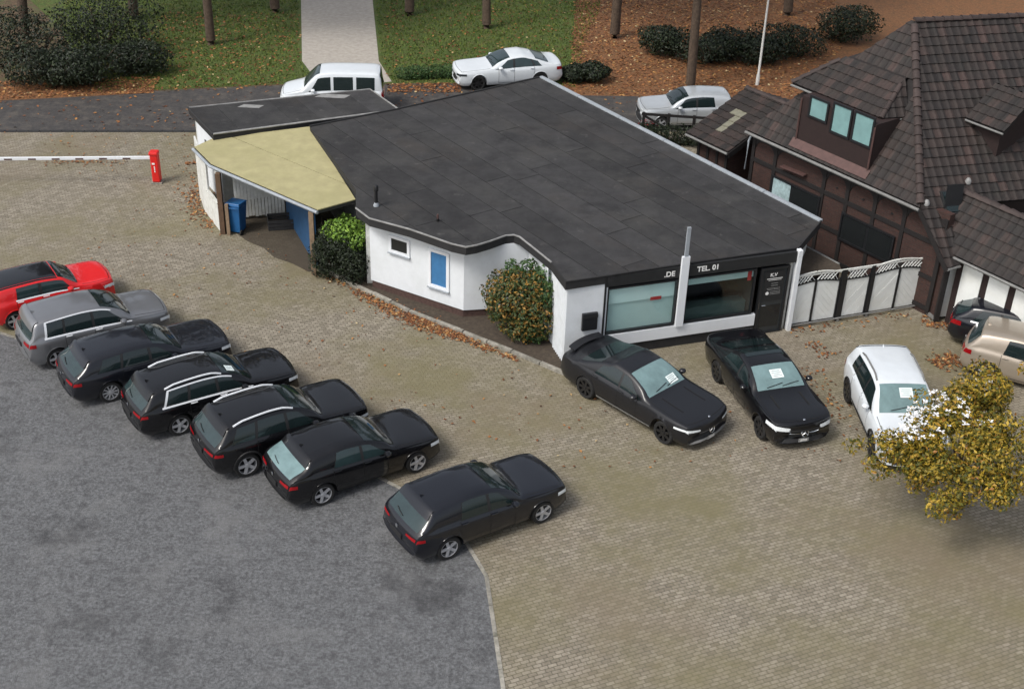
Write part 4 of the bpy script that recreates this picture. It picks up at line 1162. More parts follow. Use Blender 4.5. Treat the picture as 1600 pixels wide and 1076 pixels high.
class Car:
    """body described by side profiles; x forward, y left, z up, origin on the ground midway between the axles"""
    def __init__(s, L, W, H, wb, fo, r, top, belt, tum=.40, sill=.20, nose_r=.11, tail_r=.10, shear=.14, tshear=.10, flare=0.0, wg=.925):
        s.L, s.W, s.H, s.wb, s.r = L, W, H, wb, r
        s.xf = wb / 2 + fo; s.xr = s.xf - L
        s.top = pchip(top(s)); s.beltf = pchip(belt(s)); s.tum, s.sill = tum, sill
        s.nr, s.tr, s.sh, s.tsh, s.flare, s.wgk = nose_r, tail_r, shear, tshear, flare, wg
    def section(s, x):
        w = s.W / 2
        df, dr = s.xf - x, x - s.xr
        w *= 1 - s.nr * max(0, 1 - df / .75) ** 2.6 - s.tr * max(0, 1 - dr / .6) ** 2.6
        zt = s.top(x); zb = min(s.beltf(x), zt - .02); h = zt - zb
        zs = s.sill + .08 * max(0, 1 - df / .25) ** 2 + .18 * max(0, 1 - dr / .3) ** 2
        k = clamp((h - .10) / .25)
        cdp = min(.09, .55 * h); zr = zt - cdp
        wg = w * lerp(.945, s.wgk, k); wr = wg - s.tum * max(0, zr - zb); rw = lerp(.20, .11, k)
        zm = zs + (zb - zs) * .56
        fl = s.flare
        p = [(0, zs), (.55 * w, zs), (.88 * w, zs + .01), (.962 * w, zs + .09), (.985 * w, zs + (zb - zs) * .34), (w, zm), (.99 * w, zs + (zb - zs) * .80), (.965 * w, zb - .035 * clamp(h / .1)),
             (wg, zb)]
        for t in (.25, .5, .75, 1.0):
            p.append((lerp(wg, wr, t) + .018 * k * math.sin(math.pi * t), lerp(zb, zr, t)))
        p += [(wr - .30 * rw, zr + .45 * cdp), (wr - rw, zr + .78 * cdp), (.58 * (wr - rw), zr + .94 * cdp), (.29 * (wr - rw), zr + .985 * cdp), (0, zt)]
        Ra = s.r + .055
        for sg in (1, -1):
            d = x - sg * s.wb / 2
            if abs(d) < Ra:
                za = s.r + math.sqrt(Ra * Ra - d * d)
                for i in (2, 3, 4, 5, 6):
                    if p[i][1] < za: p[i] = (p[i][0] if i > 2 else .80 * w, min(za, p[7][1] - .01))
        return p
    def shx(s, x, y):
        w = s.W / 2; a = abs(y) / w
        cf = s.sh * a ** 2.2 * clamp(1 - (s.xf - x) / 1.9) ** 1.2
        cr = s.tsh * a ** 2.2 * clamp(1 - (x - s.xr) / 1.6) ** 1.2
        return x - cf + cr
    def S(s, x, q, sg=1, off=0.0):
        def pt(x, q):
            p = s.section(x); i = int(clamp(math.floor(q), 0, len(p) - 2)); t = q - i
            y = lerp(p[i][0], p[i + 1][0], t); z = lerp(p[i][1], p[i + 1][1], t)
            return Vector((s.shx(x, y), y, z))
        v = pt(x, q)
        if off:
            qq = min(q, 16.9)
            e = .02; dx = pt(x + e, qq) - pt(x - e, qq); dq = pt(x, min(17, qq + .2)) - pt(x, qq - .2)
            n = dx.cross(dq)
            if n.length > 1e-7:
                n.normalize()
                if n.y < 0 and abs(n.y) > abs(n.z): n = -n
                elif n.z < 0 and abs(n.z) >= abs(n.y): n = -n
                v = v + n * off
        v.y *= sg
        return v
    def body_mesh(s, mat):
        xs = set()
        x = s.xr
        n = 74
        for i in range(n + 1): xs.add(round(lerp(s.xr, s.xf, i / n), 4))
        for d in (.008, .02, .04, .07, .1): xs.add(round(s.xf - d, 4)); xs.add(round(s.xr + d, 4))
        Ra = s.r + .055
        for sg in (1, -1):
            for a in range(0, 181, 15): xs.add(round(sg * s.wb / 2 + Ra * .9995 * math.cos(R(a)), 4))
        xs = sorted(xs); mb = MB(); rows = []
        for x in xs:
            p = s.section(x); row = []
            full = [(y, z) for y, z in p] + [(-y, z) for y, z in p[-2:0:-1]]
            for y, z in full:
                row.append(len(mb.v)); mb.v.append(Vector((s.shx(x, y), y, z)))
            rows.append(row)
        m = len(rows[0])
        for a, b in zip(rows[:-1], rows[1:]):
            for k in range(m):
                j = (k + 1) % m; mb.f.append((a[k], b[k], b[j], a[j]))
        for row in (rows[0], rows[-1]):
            c = sum((mb.v[i] for i in row), Vector()) / m; ci = len(mb.v); mb.v.append(c)
            for k in range(m): mb.f.append((row[k], row[(k + 1) % m], ci))
        me = mb.mesh('body', mat, None, fix=False)
        bm = bmesh.new(); bm.from_mesh(me)
        bmesh.ops.remove_doubles(bm, verts=bm.verts, dist=.0004)
        bmesh.ops.dissolve_degenerate(bm, dist=.0005, edges=bm.edges)
        bmesh.ops.recalc_face_normals(bm, faces=bm.faces)
        bm.to_mesh(me)
        from mathutils.bvhtree import BVHTree
        s.bvh = BVHTree.FromBMesh(bm); bm.free()
        me.polygons.foreach_set('use_smooth', [True] * len(me.polygons)); me.set_sharp_from_angle(angle=R(38))
        return me
    # patch of skin between x0..x1 (may depend on v) and q0..q1, on one side or across the roof
    def side(s, fx, q0, q1, sg, off=.006, nx=16, nq=5, mb=None):
        mb = mb or MB(); i0 = len(mb.v)
        for i in range(nx + 1):
            for j in range(nq + 1):
                v = j / nq; q = lerp(q0, q1, v); x0, x1 = fx(v)
                mb.v.append(s.S(lerp(x0, x1, i / nx), q, sg, off))
        for i in range(nx):
            for j in range(nq):
                a = i0 + i * (nq + 1) + j; mb.f.append((a, a + 1, a + nq + 2, a + nq + 1))
        return mb
    def side_z(s, x0, x1, z0, z1, sg, off=.009, nx=8, nz=4, mb=None):
        mb = mb or MB(); i0 = len(mb.v)
        for i in range(nx + 1):
            x = lerp(x0, x1, i / nx); p = s.section(x)
            for j in range(nz + 1):
                z = lerp(z0, z1, j / nz); q = 4.0 if z < p[4][1] else 8.0
                for k in range(3, 8):
                    if p[k][1] <= z <= p[k + 1][1]: q = k + (z - p[k][1]) / max(1e-4, p[k + 1][1] - p[k][1]); break
                mb.v.append(s.S(x, q, sg, off))
        for i in range(nx):
            for j in range(nz):
                a = i0 + i * (nz + 1) + j; mb.f.append((a, a + 1, a + nz + 2, a + nz + 1))
        return mb
    def across(s, x0, x1, qe, off=.006, nx=10, ny=12, mb=None, xe=0.0):
        """over the car's centre line from -qe to qe; xe moves the ends of the patch's edges"""
        mb = mb or MB(); i0 = len(mb.v)
        for i in range(nx + 1):
            for j in range(ny + 1):
                v = -1 + 2 * j / ny; q = 17 - (17 - qe) * abs(v)
                mb.v.append(s.S(lerp(x0, x1, i / nx), q, 1 if v >= 0 else -1, off))
        for i in range(nx):
            for j in range(ny):
                a = i0 + i * (ny + 1) + j; mb.f.append((a, a + 1, a + ny + 2, a + ny + 1))
        return mb
    def face(s, poly, end, off=.006, grid=.05, mb=None):
        """polygon in (y,z) laid on the front (end=1) or rear (-1) skin"""
        mb = mb or MB()
        y0 = min(p[0] for p in poly); y1 = max(p[0] for p in poly); z0 = min(p[1] for p in poly); z1 = max(p[1] for p in poly)
        ny = max(1, int((y1 - y0) / grid)); nz = max(1, int((z1 - z0) / grid))
        for i in range(ny):
            for j in range(nz):
                pg = clip_rect(poly, lerp(y0, y1, i / ny), lerp(y0, y1, (i + 1) / ny), lerp(z0, z1, j / nz), lerp(z0, z1, (j + 1) / nz))
                if not pg: continue
                out = []
                for y, z in pg:
                    hit = s.bvh.ray_cast(Vector((end * 5, y, z)), Vector((-end, 0, 0)))
                    if hit[0] is None: out = None; break
                    out.append(hit[0] + Vector((end * off, 0, 0)))
                if out: mb.quad(*out)
        return mb
def add(name, mesh, parent, loc=None):
    o = bpy.data.objects.new(name, mesh); col.objects.link(o); o.parent = parent
    if loc is not None: o.location = loc
    return o
_wheels = {}
def wheel_mesh(r, w, style):
    key = (round(r, 3), style)
    if key in _wheels: return _wheels[key]
    ty = MB(); ty.lathe([(r * .68, -w / 2 + .01), (r * .90, -w / 2), (r * .985, -w / 2 + .03), (r, -w / 4), (r, w / 4), (r * .985, w / 2 - .03), (r * .90, w / 2), (r * .68, w / 2 - .01)], 28, axis='y', caps=False)
    rm = MB(); ro = r * .70
    rm.lathe([(ro * .97, -w / 2 + .06), (ro, w / 2 - .02), (ro, w / 2 - .008), (ro * .965, w / 2 - .008), (ro * .95, w / 2 - .03)], 28, axis='y', caps=False)
    ns = {'five': 5, 'ten': 10, 'black': 7}[style]
    hub = w / 2 - .025
    rm.lathe([(r * .17, hub - .03), (r * .15, hub + .015), (.01, hub + .02)], 14, axis='y')
    for k in range(ns):
        a = 2 * math.pi * k / ns; d = Vector((math.cos(a), 0, math.sin(a))); t = Vector((-math.sin(a), 0, math.cos(a)))
        i = len(rm.v); wi, wo = r * (.12 if ns < 8 else .06), r * (.11 if ns < 8 else .05)
        for (rad, ww, dep) in ((r * .12, wi, hub), (ro * .95, wo, w / 2 - .012)):
            for s1 in (-1, 1):
                for dd in (0, -.03): rm.v.append(d * rad + t * (ww * s1) + Vector((0, dep + dd, 0)))
        rm.f += [(i, i + 2, i + 6, i + 4), (i + 1, i + 5, i + 7, i + 3), (i, i + 4, i + 5, i + 1), (i + 2, i + 3, i + 7, i + 6)]
    bk = MB(); bk.lathe([(ro * .96, -.03), (ro * .96, -.02)], 24, axis='y')
    _wheels[key] = (ty.mesh('tyre', 'tyre', 40), rm.mesh('rim', 'rim_dark' if style == 'black' else 'silver', 35), bk.mesh('brake_disc', 'rim_dark', 40))
    return _wheels[key]

def build_car(name, label, cat, c, paintm, pos, heading, roof=None, glass=('car_glass_mid', 'car_glass', 'car_glass'), ws=None, rg=None, sidewin=(), pill=.05,
              wheel='five', trim=None, rails=None, head='lamp_clear', lampz=(.46, .82, .64, .75, .32), tail=None, grille=None, star=False, badge=None,
              spoiler=None, fin=True, handles=True, plate=(0, 0), front_plate=False, sillstrip=None, wiper=True, group=None, q_top=11.9, cladding=False, wipr=True, boot_line=None, vents=None, sunroof=None, lip=False):
    e = empty(name, pos, label, cat, group); e.rotation_euler = (0, 0, heading); e.scale = (CS, CS, CS)
    b = add('body', c.body_mesh(paintm), e)
    def part(nm, mb, mat, parent=e, smooth=40, fix=True):
        return add(nm, mb.mesh(nm, mat, smooth, fix), parent)
    xb, xt = ws
    part('windscreen', c.across(xb, xt, 13.75), glass[0])
    if wiper:
        w = MB()
        for y0, y1 in ((.05, .62), (-.5, .08)):
            pts = []
            for k in range(5):
                y = lerp(y0, y1, k / 4); q = 17 - 3.2 * abs(y) / (c.W / 2 * .8)
                pts.append(c.S(xb - .05 - .02 * k, q, 1 if y >= 0 else -1, .02))
            w.tube(pts, .010, 5)
        part('wiper', w, 'plastic')
    if rg: part('rear_window', c.across(rg[0], rg[1], 13.45), glass[1])
    if rg and wipr and wiper:
        w = MB(); xa = lerp(rg[0], rg[1], .12); w.tube([c.S(xa, 17, 1, .02), c.S(xa + .02, 16, 1, .022), c.S(xa + .05, 15.1, 1, .022)], .010, 5); part('rear_wiper', w, 'plastic')
    if roof:
        rmb = c.across(rg[1] + .03 if rg else roof[2], xt - .03, 13.1, .005, 24, 14); part('roof_panel', rmb, roof[0])
    for sg in (1, -1):
        if name != 'van':
            ra_, fa_ = sidewin[-1], sidewin[0]
            part('window_surround', c.side(lambda v: (lerp(ra_[0], ra_[1], v) - .015, lerp(fa_[2], fa_[3], v) + .015), 8.2, q_top + .05, sg, .003, 30, 5), 'plastic')
        for k, (x0b, x0t, x1b, x1t) in enumerate(sidewin):
            def fx(v): return (lerp(x0b, x0t, v), lerp(x1b, x1t, v))
            part('side_window', c.side(fx, 8.25, q_top, sg, .006, 14, 5), glass[2])
        if trim:
            xa, xe = sidewin[-1][0] - .05, sidewin[0][2] + .08
            mb = c.side(lambda v: (xa, xe), 7.3, 8.22, sg, .012, 30, 2)
            if trim[1]:
                ua, ue = sidewin[-1][1] - .06, sidewin[0][3] + .10
                c.side(lambda v: (ua, ue), q_top + .02, q_top + .62, sg, .012, 30, 2, mb)
                c.side(lambda v: (lerp(xa, ua, v), lerp(xa, ua, v) + .07), 7.3, q_top + .62, sg, .011, 1, 8, mb)
            part('window_trim', mb, trim[0])
        # door seams
        mb = MB()
        for xs_ in [sidewin[0][2] - .16] + [w[0] + (-.04) for w in sidewin[:2]]:
            c.side(lambda v: (xs_ - .006, xs_ + .006), 3.2, 8.1, sg, .004, 1, 10, mb)
        c.side(lambda v: (sidewin[min(1, len(sidewin) - 1)][0] - .04, sidewin[0][2] - .16), 3.1, 3.2, sg, .004, 12, 1, mb)
        part('door_seam', mb, 'seam')
        if handles:
            for w in sidewin[:2]:
                h = c.S(w[0] + .17, 6.9, sg, .028); h2 = c.S(w[0] - .02, 6.9, sg, .028)
                mb = MB(); mb.tube([h2, h.lerp(h2, .5) + Vector((0, sg * .008, 0)), h], .016, 6); part('door_handle', mb, trim[0] if trim else paintm)
        # mirrors
        mx = sidewin[0][2] - .22
        p = c.S(mx, 8.35, sg); mb = MB()
        prof = [(-.10, .35), (-.07, .85), (0, 1.0), (.06, .85), (.10, .4)]
        rings = []
        for dx, kk in prof:
            ring = []
            for a in range(10):
                t = 2 * math.pi * a / 10
                ring.append(len(mb.v)); mb.v.append(Vector((p.x + dx * .9 , p.y + sg * (.14 + .105 * kk * math.cos(t)), p.z + .075 + .072 * kk * math.sin(t))))
            rings.append(ring)
        for ra, rb in zip(rings[:-1], rings[1:]):
            for a in range(10): mb.f.append((ra[a], ra[(a + 1) % 10], rb[(a + 1) % 10], rb[a]))
        mb.f.append(tuple(rings[0])); mb.f.append(tuple(rings[-1][::-1]))
        mr = part('wing_mirror', mb, paintm if name != 'van' else 'p_white')
        mb = MB(); mb.box(p + Vector((0, sg * .04, .03)), (.03, .07, .02)); part('mirror_arm', mb, 'plastic', mr)
        # lamps
        yi, yo, z0, z1, wrap = lampz
        poly = [(sg * yi, z0 + .01), (sg * yo, z0 + .03), (sg * yo, z1 + .03), (sg * yi, z1 - .02)]
        if sg < 0: poly = poly[::-1]
        mb = c.face(poly, 1, .010, .04)
        c.side_z(c.xf - wrap, c.xf - .015, z0 + .05, z1 + .03, sg, .010, 8, 4, mb)
        part('headlight', mb, head)
        if tail:
            yi, yo, z0, z1, wrap, shape = tail
            poly = [(sg * yi, z0 + shape), (sg * yo, z0), (sg * yo, z1), (sg * yi, z1 - .01)]
            if sg < 0: poly = poly[::-1]
            mb = c.face(poly, -1, .010, .04)
            c.side_z(c.xr + .012, c.xr + wrap, z0, z1, sg, .010, 8, 4, mb)
            part('tail_light', mb, 'tail_red')
        for fr_ in (1, -1):
            ty, rm, bk = wheel_mesh(c.r, .23, wheel)
            w = add('wheel', ty, e, (fr_ * c.wb / 2, sg * (c.W / 2 - .125), c.r))
            if sg < 0: w.rotation_euler = (0, 0, math.pi)
            add('rim', rm, w); add('brake_disc', bk, w)
        if rails:
            xa, xe, mt = rails; pts = []
            for k in range(13):
                t = k / 12; pts.append(c.S(lerp(xa, xe, t), 13.4, sg) + Vector((0, 0, .055 * min(1, 6 * t, 6 * (1 - t)) + .004)))
            mb = MB(); mb.tube(pts, .027, 6); part('roof_rail', mb, mt)
        if sillstrip or cladding:
            mb = c.side(lambda v: (-c.wb / 2 + c.r + .10, c.wb / 2 - c.r - .10), 2.4, 3.6 if cladding else 3.3, sg, .008, 16, 3); part('sill_trim', mb, sillstrip or 'plastic')
        # wheel arch lip
        for fr_ in (1, -1):
            mb = MB(); pts = []
            for a in range(0, 181, 15):
                x = fr_ * c.wb / 2 + (c.r + .06) * math.cos(R(a)); z = c.r + (c.r + .06) * math.sin(R(a))
                pp = c.section(x); y = .97 * c.W / 2
                for i in range(3, 8):
                    if pp[i][1] <= z <= pp[i + 1][1]: y = lerp(pp[i][0], pp[i + 1][0], (z - pp[i][1]) / max(1e-4, pp[i + 1][1] - pp[i][1]))
                if z > c.sill + .05: pts.append(Vector((c.shx(x, y), sg * (y - .004), z)))
            mb.tube(pts, .016 if not cladding else .035, 5)
            part('arch_trim', mb, 'plastic' if cladding else paintm)
    # inside of the wheel housings and underside
    mb = MB(); mb.box((0, 0, c.sill + .10), (c.L / 2 - .35, c.W / 2 - .34, .08)); 
    for fr_ in (1, -1): mb.box((fr_ * c.wb / 2, 0, c.r + .08), (c.r * .6, c.W / 2 - .26, .2))
    part('underbody', mb, 'plastic', smooth=None)
    # front face
    if grille:
        hw_, z0, z1, tp, gm = grille
        part('grille', c.face([(-hw_ * .86, z0), (hw_ * .86, z0), (hw_, z1 - .04), (hw_ * tp, z1), (-hw_ * tp, z1), (-hw_, z1 - .04)], 1, .010), gm)
        lo = c.sill + .10
        part('lower_intake', c.face([(-.62, lo), (.62, lo), (.52, z0 - .05), (-.52, z0 - .05)], 1, .008), 'plastic')
        if star:
            gc_ = c.bvh.ray_cast(Vector((5, 0, (z0 + z1) / 2)), Vector((-1, 0, 0)))[0] + Vector((.055, 0, .01)); mb = MB()
            ring = [gc_ + Vector((-.25 * .10 * math.sin(2 * math.pi * k / 20), .10 * math.cos(2 * math.pi * k / 20), .10 * math.sin(2 * math.pi * k / 20))) for k in range(21)]
            mb.tube(ring, .012, 5, caps=False)
            for k in range(3):
                a = math.pi / 2 + 2 * math.pi * k / 3; mb.tube([gc_, gc_ + Vector((-.02 * math.sin(a), .09 * math.cos(a), .09 * math.sin(a)))], [.022, .006], 5)
            part('star_badge', mb, 'chrome')
            mb = MB()
            for s1 in (-1, 1):
                a0 = c.bvh.ray_cast(Vector((5, s1 * .10, (z0 + z1) / 2)), Vector((-1, 0, 0)))[0]; a1 = c.bvh.ray_cast(Vector((5, s1 * hw_ * .9, (z0 + z1) / 2)), Vector((-1, 0, 0)))[0]
                mb.tube([a0 + Vector((.035, 0, 0)), a0.lerp(a1, .5) + Vector((.05, 0, 0)), a1 + Vector((.035, 0, 0))], .020 if star == 2 else .010, 6)
            part('grille_bar', mb, 'chrome' if star == 2 else 'gutter')
            hb = c.S(c.xf - .16, 17, 1, .005); mb = MB(); mb.lathe([(.035, 0), (.03, .008), (0, .01)], 12, c=hb); part('bonnet_badge', mb, 'chrome')
        if lip: part('bumper_lip', c.face([(-.80, c.sill + .09), (.80, c.sill + .09), (.78, c.sill + .14), (-.78, c.sill + .14)], 1, .02), 'gutter')
        if front_plate:
            hpz = z0 - .08; hh_ = c.bvh.ray_cast(Vector((5, 0, hpz)), Vector((-1, 0, 0)))[0]
            mb = MB(); mb.box(hh_ + Vector((.02, 0, 0)), (.008, .15, .055)); pl_ = part('number_plate', mb, 'felt_trim', smooth=None)
            mb = MB()
            for zz in (.02, -.02): mb.box(hh_ + Vector((.03, 0, zz)), (.002, .10, .010))
            part('plate_print', mb, 'letter', pl_, smooth=None)
    # bonnet and tailgate seams
    mb = MB()
    for sg in (1, -1): c.side(lambda v: (xb + .12, c.xf - .16), 13.05, 13.16, sg, .003, 12, 1, mb)
    c.across(c.xf - .155, c.xf - .14, 13.1, .003, 1, 12, mb)
    part('bonnet_seam', mb, 'seam')
    if badge:
        hh_ = c.bvh.ray_cast(Vector((-5, 0, badge)), Vector((1, 0, 0)))[0]; mb = MB()
        mb.prism([hh_ + Vector((-.012, .055 * math.cos(2 * math.pi * k / 14), .055 * math.sin(2 * math.pi * k / 14))) for k in range(14)], (-.006, 0, 0)); part('rear_badge', mb, 'chrome')
        pz = badge - .17; hh_ = c.bvh.ray_cast(Vector((-5, 0, pz)), Vector((1, 0, 0)))[0]
        mb = MB(); mb.box(hh_ + Vector((-.004, 0, 0)), (.014, .27, .065)); part('plate_recess', mb, 'plastic', smooth=None)
        hh_ = c.bvh.ray_cast(Vector((-5, 0, .36)), Vector((1, 0, 0)))[0]
        part('bumper_trim', c.face([(-.66, .30), (.66, .30), (.60, .40), (-.60, .40)], -1, .008), 'plastic')
    if spoiler == 'hatch':
        part('roof_spoiler', c.across(rg[1] - .12, rg[1] + .10, 13.5, .03, 4, 12), paintm)
    elif spoiler == 'wing':
        mb = MB(); x0 = c.xr + .16; zt = c.top(x0 + .1) + .09
        for k in range(13):
            v = -1 + k / 6; y = v * .62; dx = .10 * v * v
            for (ax, az) in ((-.11, .035), (-.10, .0), (.12, -.03), (.12, -.01)): mb.v.append(Vector((x0 + ax + dx, y, zt + az)))
        for k in range(12):
            a = k * 4
            for j in range(4): mb.f.append((a + j, a + (j + 1) % 4, a + 4 + (j + 1) % 4, a + 4 + j))
        mb.f.append((0, 1, 2, 3)); mb.f.append(tuple(48 + j for j in (3, 2, 1, 0)))
        sp = part('rear_spoiler', mb, paintm)
        mb = MB()
        for s1 in (-.35, .35): mb.box((x0, s1, zt - .06), (.05, .015, .06))
        part('spoiler_stay', mb, 'plastic', sp)
    if vents:
        for sg in (1, -1):
            mb = c.side(lambda v: (vents[0], vents[1]), 14.75, 14.92, sg, .005, 8, 1); part('bonnet_crease', mb, 'seam')
    if sunroof: part('sunroof', c.across(sunroof[0], sunroof[1], 14.1, .007, 8, 10), 'car_glass')
    if fin:
        xk = (rg[1] if rg else c.xr + .5) + .16; p = c.S(xk, 17, 1); mb = MB()
        mb.v = [p + Vector(q) for q in ((-.06, -.022, -.01), (-.06, .022, -.01), (.09, .012, -.01), (.09, -.012, -.01), (-.055, 0, .06))]
        mb.f = [(0, 1, 4), (1, 2, 4), (2, 3, 4), (3, 0, 4), (3, 2, 1, 0)]; part('antenna_fin', mb, paintm, smooth=None)
    return e, c

def place(c, a, b, side):
    """a, b: world points of rear and front wheel faces on one side (-1 right, 1 left)"""
    d = (b - a); d.z = 0; d.normalize(); left = Vector((-d.y, d.x, 0)); mid = (a + b) / 2; mid.z = 0
    return mid - left * (side * c.W * CS / 2), math.atan2(d.y, d.x)
def W_(x, y, r): return P(x, y, r)

# ---- body shapes
def t_wagon(H, cowl, ws, rt, rz=0.97, hood=.98, nose=.74, tailz=1.0):
    def f(s):
        xf, xr = s.xf, s.xr
        return [(xf, nose - .22), (xf - .02, nose - .07), (xf - .06, nose + .0), (xf - .2, nose + .05), (cowl + .35, hood - .05), (cowl, hood), (cowl - .28, hood + (H - hood) * .42), (ws + .12, H - .075), (ws - .1, H - .03), (ws - .6, H),
                (xr + rt + .5, H * rz + (H * (1 - rz)) * .55), (xr + rt, H * rz - .02), (xr + rt - .10, H * rz - .12), (xr + .16, tailz), (xr + .07, tailz - .09), (xr + .02, tailz - .22), (xr, tailz - .36)]
    return f
def b_std(front, mid, rear, tailz=1.0):
    def f(s):
        return [(s.xf, .55), (s.xf - .06, front - .03), (s.xf - .5, front + .02), (s.wb / 2 - .5, mid - .03), (0, mid + .01), (s.xr + .6, rear), (s.xr + .2, min(rear, tailz - .04)), (s.xr + .07, tailz - .16), (s.xr, tailz - .45)]
    return f
def t_sedan(H, cowl, ws, rt, rb, deckz, hood=.95, nose=.72):
    """rt, rb: x of top and base of the rear glass"""
    def f(s):
        xf, xr = s.xf, s.xr
        return [(xf, nose - .22), (xf - .02, nose - .07), (xf - .06, nose + .0), (xf - .2, nose + .05), (cowl + .35, hood - .05), (cowl, hood), (cowl - .30, hood + (H - hood) * .42), (ws + .10, H - .07), (ws - .1, H - .03), (ws - .55, H),
                (rt + .25, H - .05), (rt, H - .11), (rb, deckz + .04), (rb - .12, deckz + .01), (xr + .12, deckz - .02), (xr + .04, deckz - .10), (xr + .01, deckz - .26), (xr, deckz - .42)]
    return f
def t_van(H):
    def f(s):
        xf, xr = s.xf, s.xr
        return [(xf, .62), (xf - .03, .74), (xf - .10, .86), (xf - .3, .94), (1.55, 1.05), (1.24, 1.14), (.95, 1.42), (.55, H - .08), (.35, H - .03), (-.2, H), (xr + .6, H - .02), (xr + .22, H - .06), (xr + .14, H - .14),
                (xr + .08, 1.25), (xr + .05, 1.10), (xr + .02, .95), (xr, .80)]
    return f
PI = math.pi
# positions: rear and front wheel on the visible side
def two(c, rear, front, side):
    a, b = P(*rear, c.r * CS), P(*front, c.r * CS); pos, hd = place(c, a, b, side)
    return pos, hd
# ---- right group, facing the camera
gt = Car(5.05, 1.95, 1.45, 2.95, .93, .345, t_sedan(1.45, .78, -.12, -1.02, -1.95, 1.02, 1.02, .83), b_std(.84, .92, .98, 1.02), tum=.50, tail_r=.12, shear=.24, nose_r=.14)
pos, hd = two(gt, (914, 607), (1033, 676), -1)
build_car('fastback_car', 'matt black fastback car with rear wing and black wheels by the letter box corner', 'car', gt, 'p_matt', pos, hd,
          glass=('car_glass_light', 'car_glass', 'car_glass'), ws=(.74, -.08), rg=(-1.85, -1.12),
          sidewin=((-.22, -.22, .62, .05), (-1.20, -1.0, -.30, -.30)), wheel='black', lampz=(.46, .86, .64, .72, .42),
          grille=(.46, .40, .68, .9, 'plastic'), star=1, lip=True, vents=(.95, 1.75), spoiler='wing', front_plate=True, sillstrip='gutter', trim=None, fin=False, wipr=False)
GT = (pos, hd)
cl = Car(4.95, 1.89, 1.44, 2.94, .86, .335, t_sedan(1.44, .80, -.05, -1.05, -1.85, 1.06, 1.03, .88), b_std(.89, .94, .98, 1.06), tum=.46, shear=.22, nose_r=.13)
pos, hd = two(cl, (1121, 585), (1181, 663), -1)
build_car('saloon_car', 'glossy black saloon with silver star and chrome grille bar below the shop door', 'car', cl, 'p_black', pos, hd,
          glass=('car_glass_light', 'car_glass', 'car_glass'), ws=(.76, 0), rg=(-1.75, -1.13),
          sidewin=((-.22, -.22, .66, .10), (-1.20, -1.0, -.30, -.30)), wheel='black',
          grille=(.48, .44, .72, .92, 'plastic'), lampz=(.44, .86, .66, .79, .40), star=2, vents=(.98, 1.6), sunroof=(-.95, -.42), front_plate=True, fin=False, wipr=False)
CL = (pos, hd)
wt = Car(4.50, 1.93, 1.68, 2.72, .88, .36, t_wagon(1.68, .96, .16, .42, .965, 1.13, .95, 1.16), b_std(.97, 1.04, 1.12, 1.16), tum=.33, sill=.24)
pos, hd = two(wt, (1323, 612), (1359, 694), -1)
build_car('compact_suv', 'white compact car with dark roof rails half hidden by the yellow tree', 'car', wt, 'p_white', pos, hd,
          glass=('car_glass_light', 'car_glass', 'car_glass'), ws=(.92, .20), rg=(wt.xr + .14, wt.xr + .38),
          sidewin=((-.16, -.16, .80, .28), (-1.05, -.95, -.24, -.24), (-1.50, -1.42, -1.13, -1.03)), wheel='black',
          grille=(.48, .60, .82, .9, 'plastic'), rails=(-1.40, .05, 'gutter'), spoiler='hatch', cladding=True, tail=(.42, .74, .86, 1.02, .25, .02), badge=.96, lampz=(.48, .88, .72, .84, .34))
WT = (pos, hd)
# ---- left row, seen from behind; all parked at one angle
bm_ = Car(4.80, 1.84, 1.45, 2.90, .83, .325, t_wagon(1.43, .80, -.08, .62, .955, 1.0, .82, .98), b_std(.83, .91, .96, .98), tum=.40)
pos, HD = two(bm_, (191, 600), (341, 549), -1); HD -= R(6.0)
ca, sa_ = math.cos(HD), math.sin(HD)
def at_tip(c, px, z=.55, hd=None):
    hd = HD if hd is None else hd
    t = P(px[0], px[1], z); lx, ly = (c.xf - .10) * CS, -c.W * .30 * CS
    return Vector((t.x - (lx * math.cos(hd) - ly * math.sin(hd)), t.y - (lx * math.sin(hd) + ly * math.cos(hd)), 0))
ROWG = 'cars parked in a row at the lower left'
build_car('estate_car', 'dark blue-black estate car without roof rails, next to the grey one', 'car', bm_, 'p_ink', at_tip(bm_, (357, 542)), HD,
          glass=('car_glass', 'car_glass_mid', 'car_glass'), ws=(.76, -.04), rg=(bm_.xr + .17, bm_.xr + .58),
          sidewin=((-.16, -.16, .66, .08), (-1.0, -.92, -.24, -.24), (-1.75, -1.50, -1.08, -1.0)), wheel='ten',
          tail=(.40, .76, .76, .85, .26, .02), badge=.80, spoiler='hatch', grille=(.42, .48, .70, .9, 'plastic'), group=ROWG)
gr = Car(4.35, 1.81, 1.58, 2.68, .86, .325, t_wagon(1.58, 1.02, .10, .40, .965, 1.08, .90, 1.05), b_std(.91, .98, 1.03, 1.05), tum=.34)
build_car('compact_mpv', 'grey hatchback with bright window surround between the red car and the dark estate', 'car', gr, 'p_grey', at_tip(gr, (262, 497)), HD,
          glass=('car_glass', 'car_glass_mid', 'car_glass'), ws=(.98, .14), rg=(gr.xr + .13, gr.xr + .37),
          sidewin=((-.12, -.12, .90, .30), (-1.0, -.95, -.20, -.20), (-1.60, -1.48, -1.07, -1.02)), wheel='five', trim=('bright_trim', True),
          tail=(.44, .76, .82, .93, .22, .02), badge=.90, spoiler='hatch', grille=(.42, .55, .76, .9, 'plastic'), group=ROWG)
gv = Car(4.74, 1.82, 1.49, 2.74, .88, .325, t_wagon(1.48, .86, -.02, .52, .955, 1.02, .84, 1.0), b_std(.85, .93, .97, 1.0), tum=.38)
pos = at_tip(gv, (461, 590))
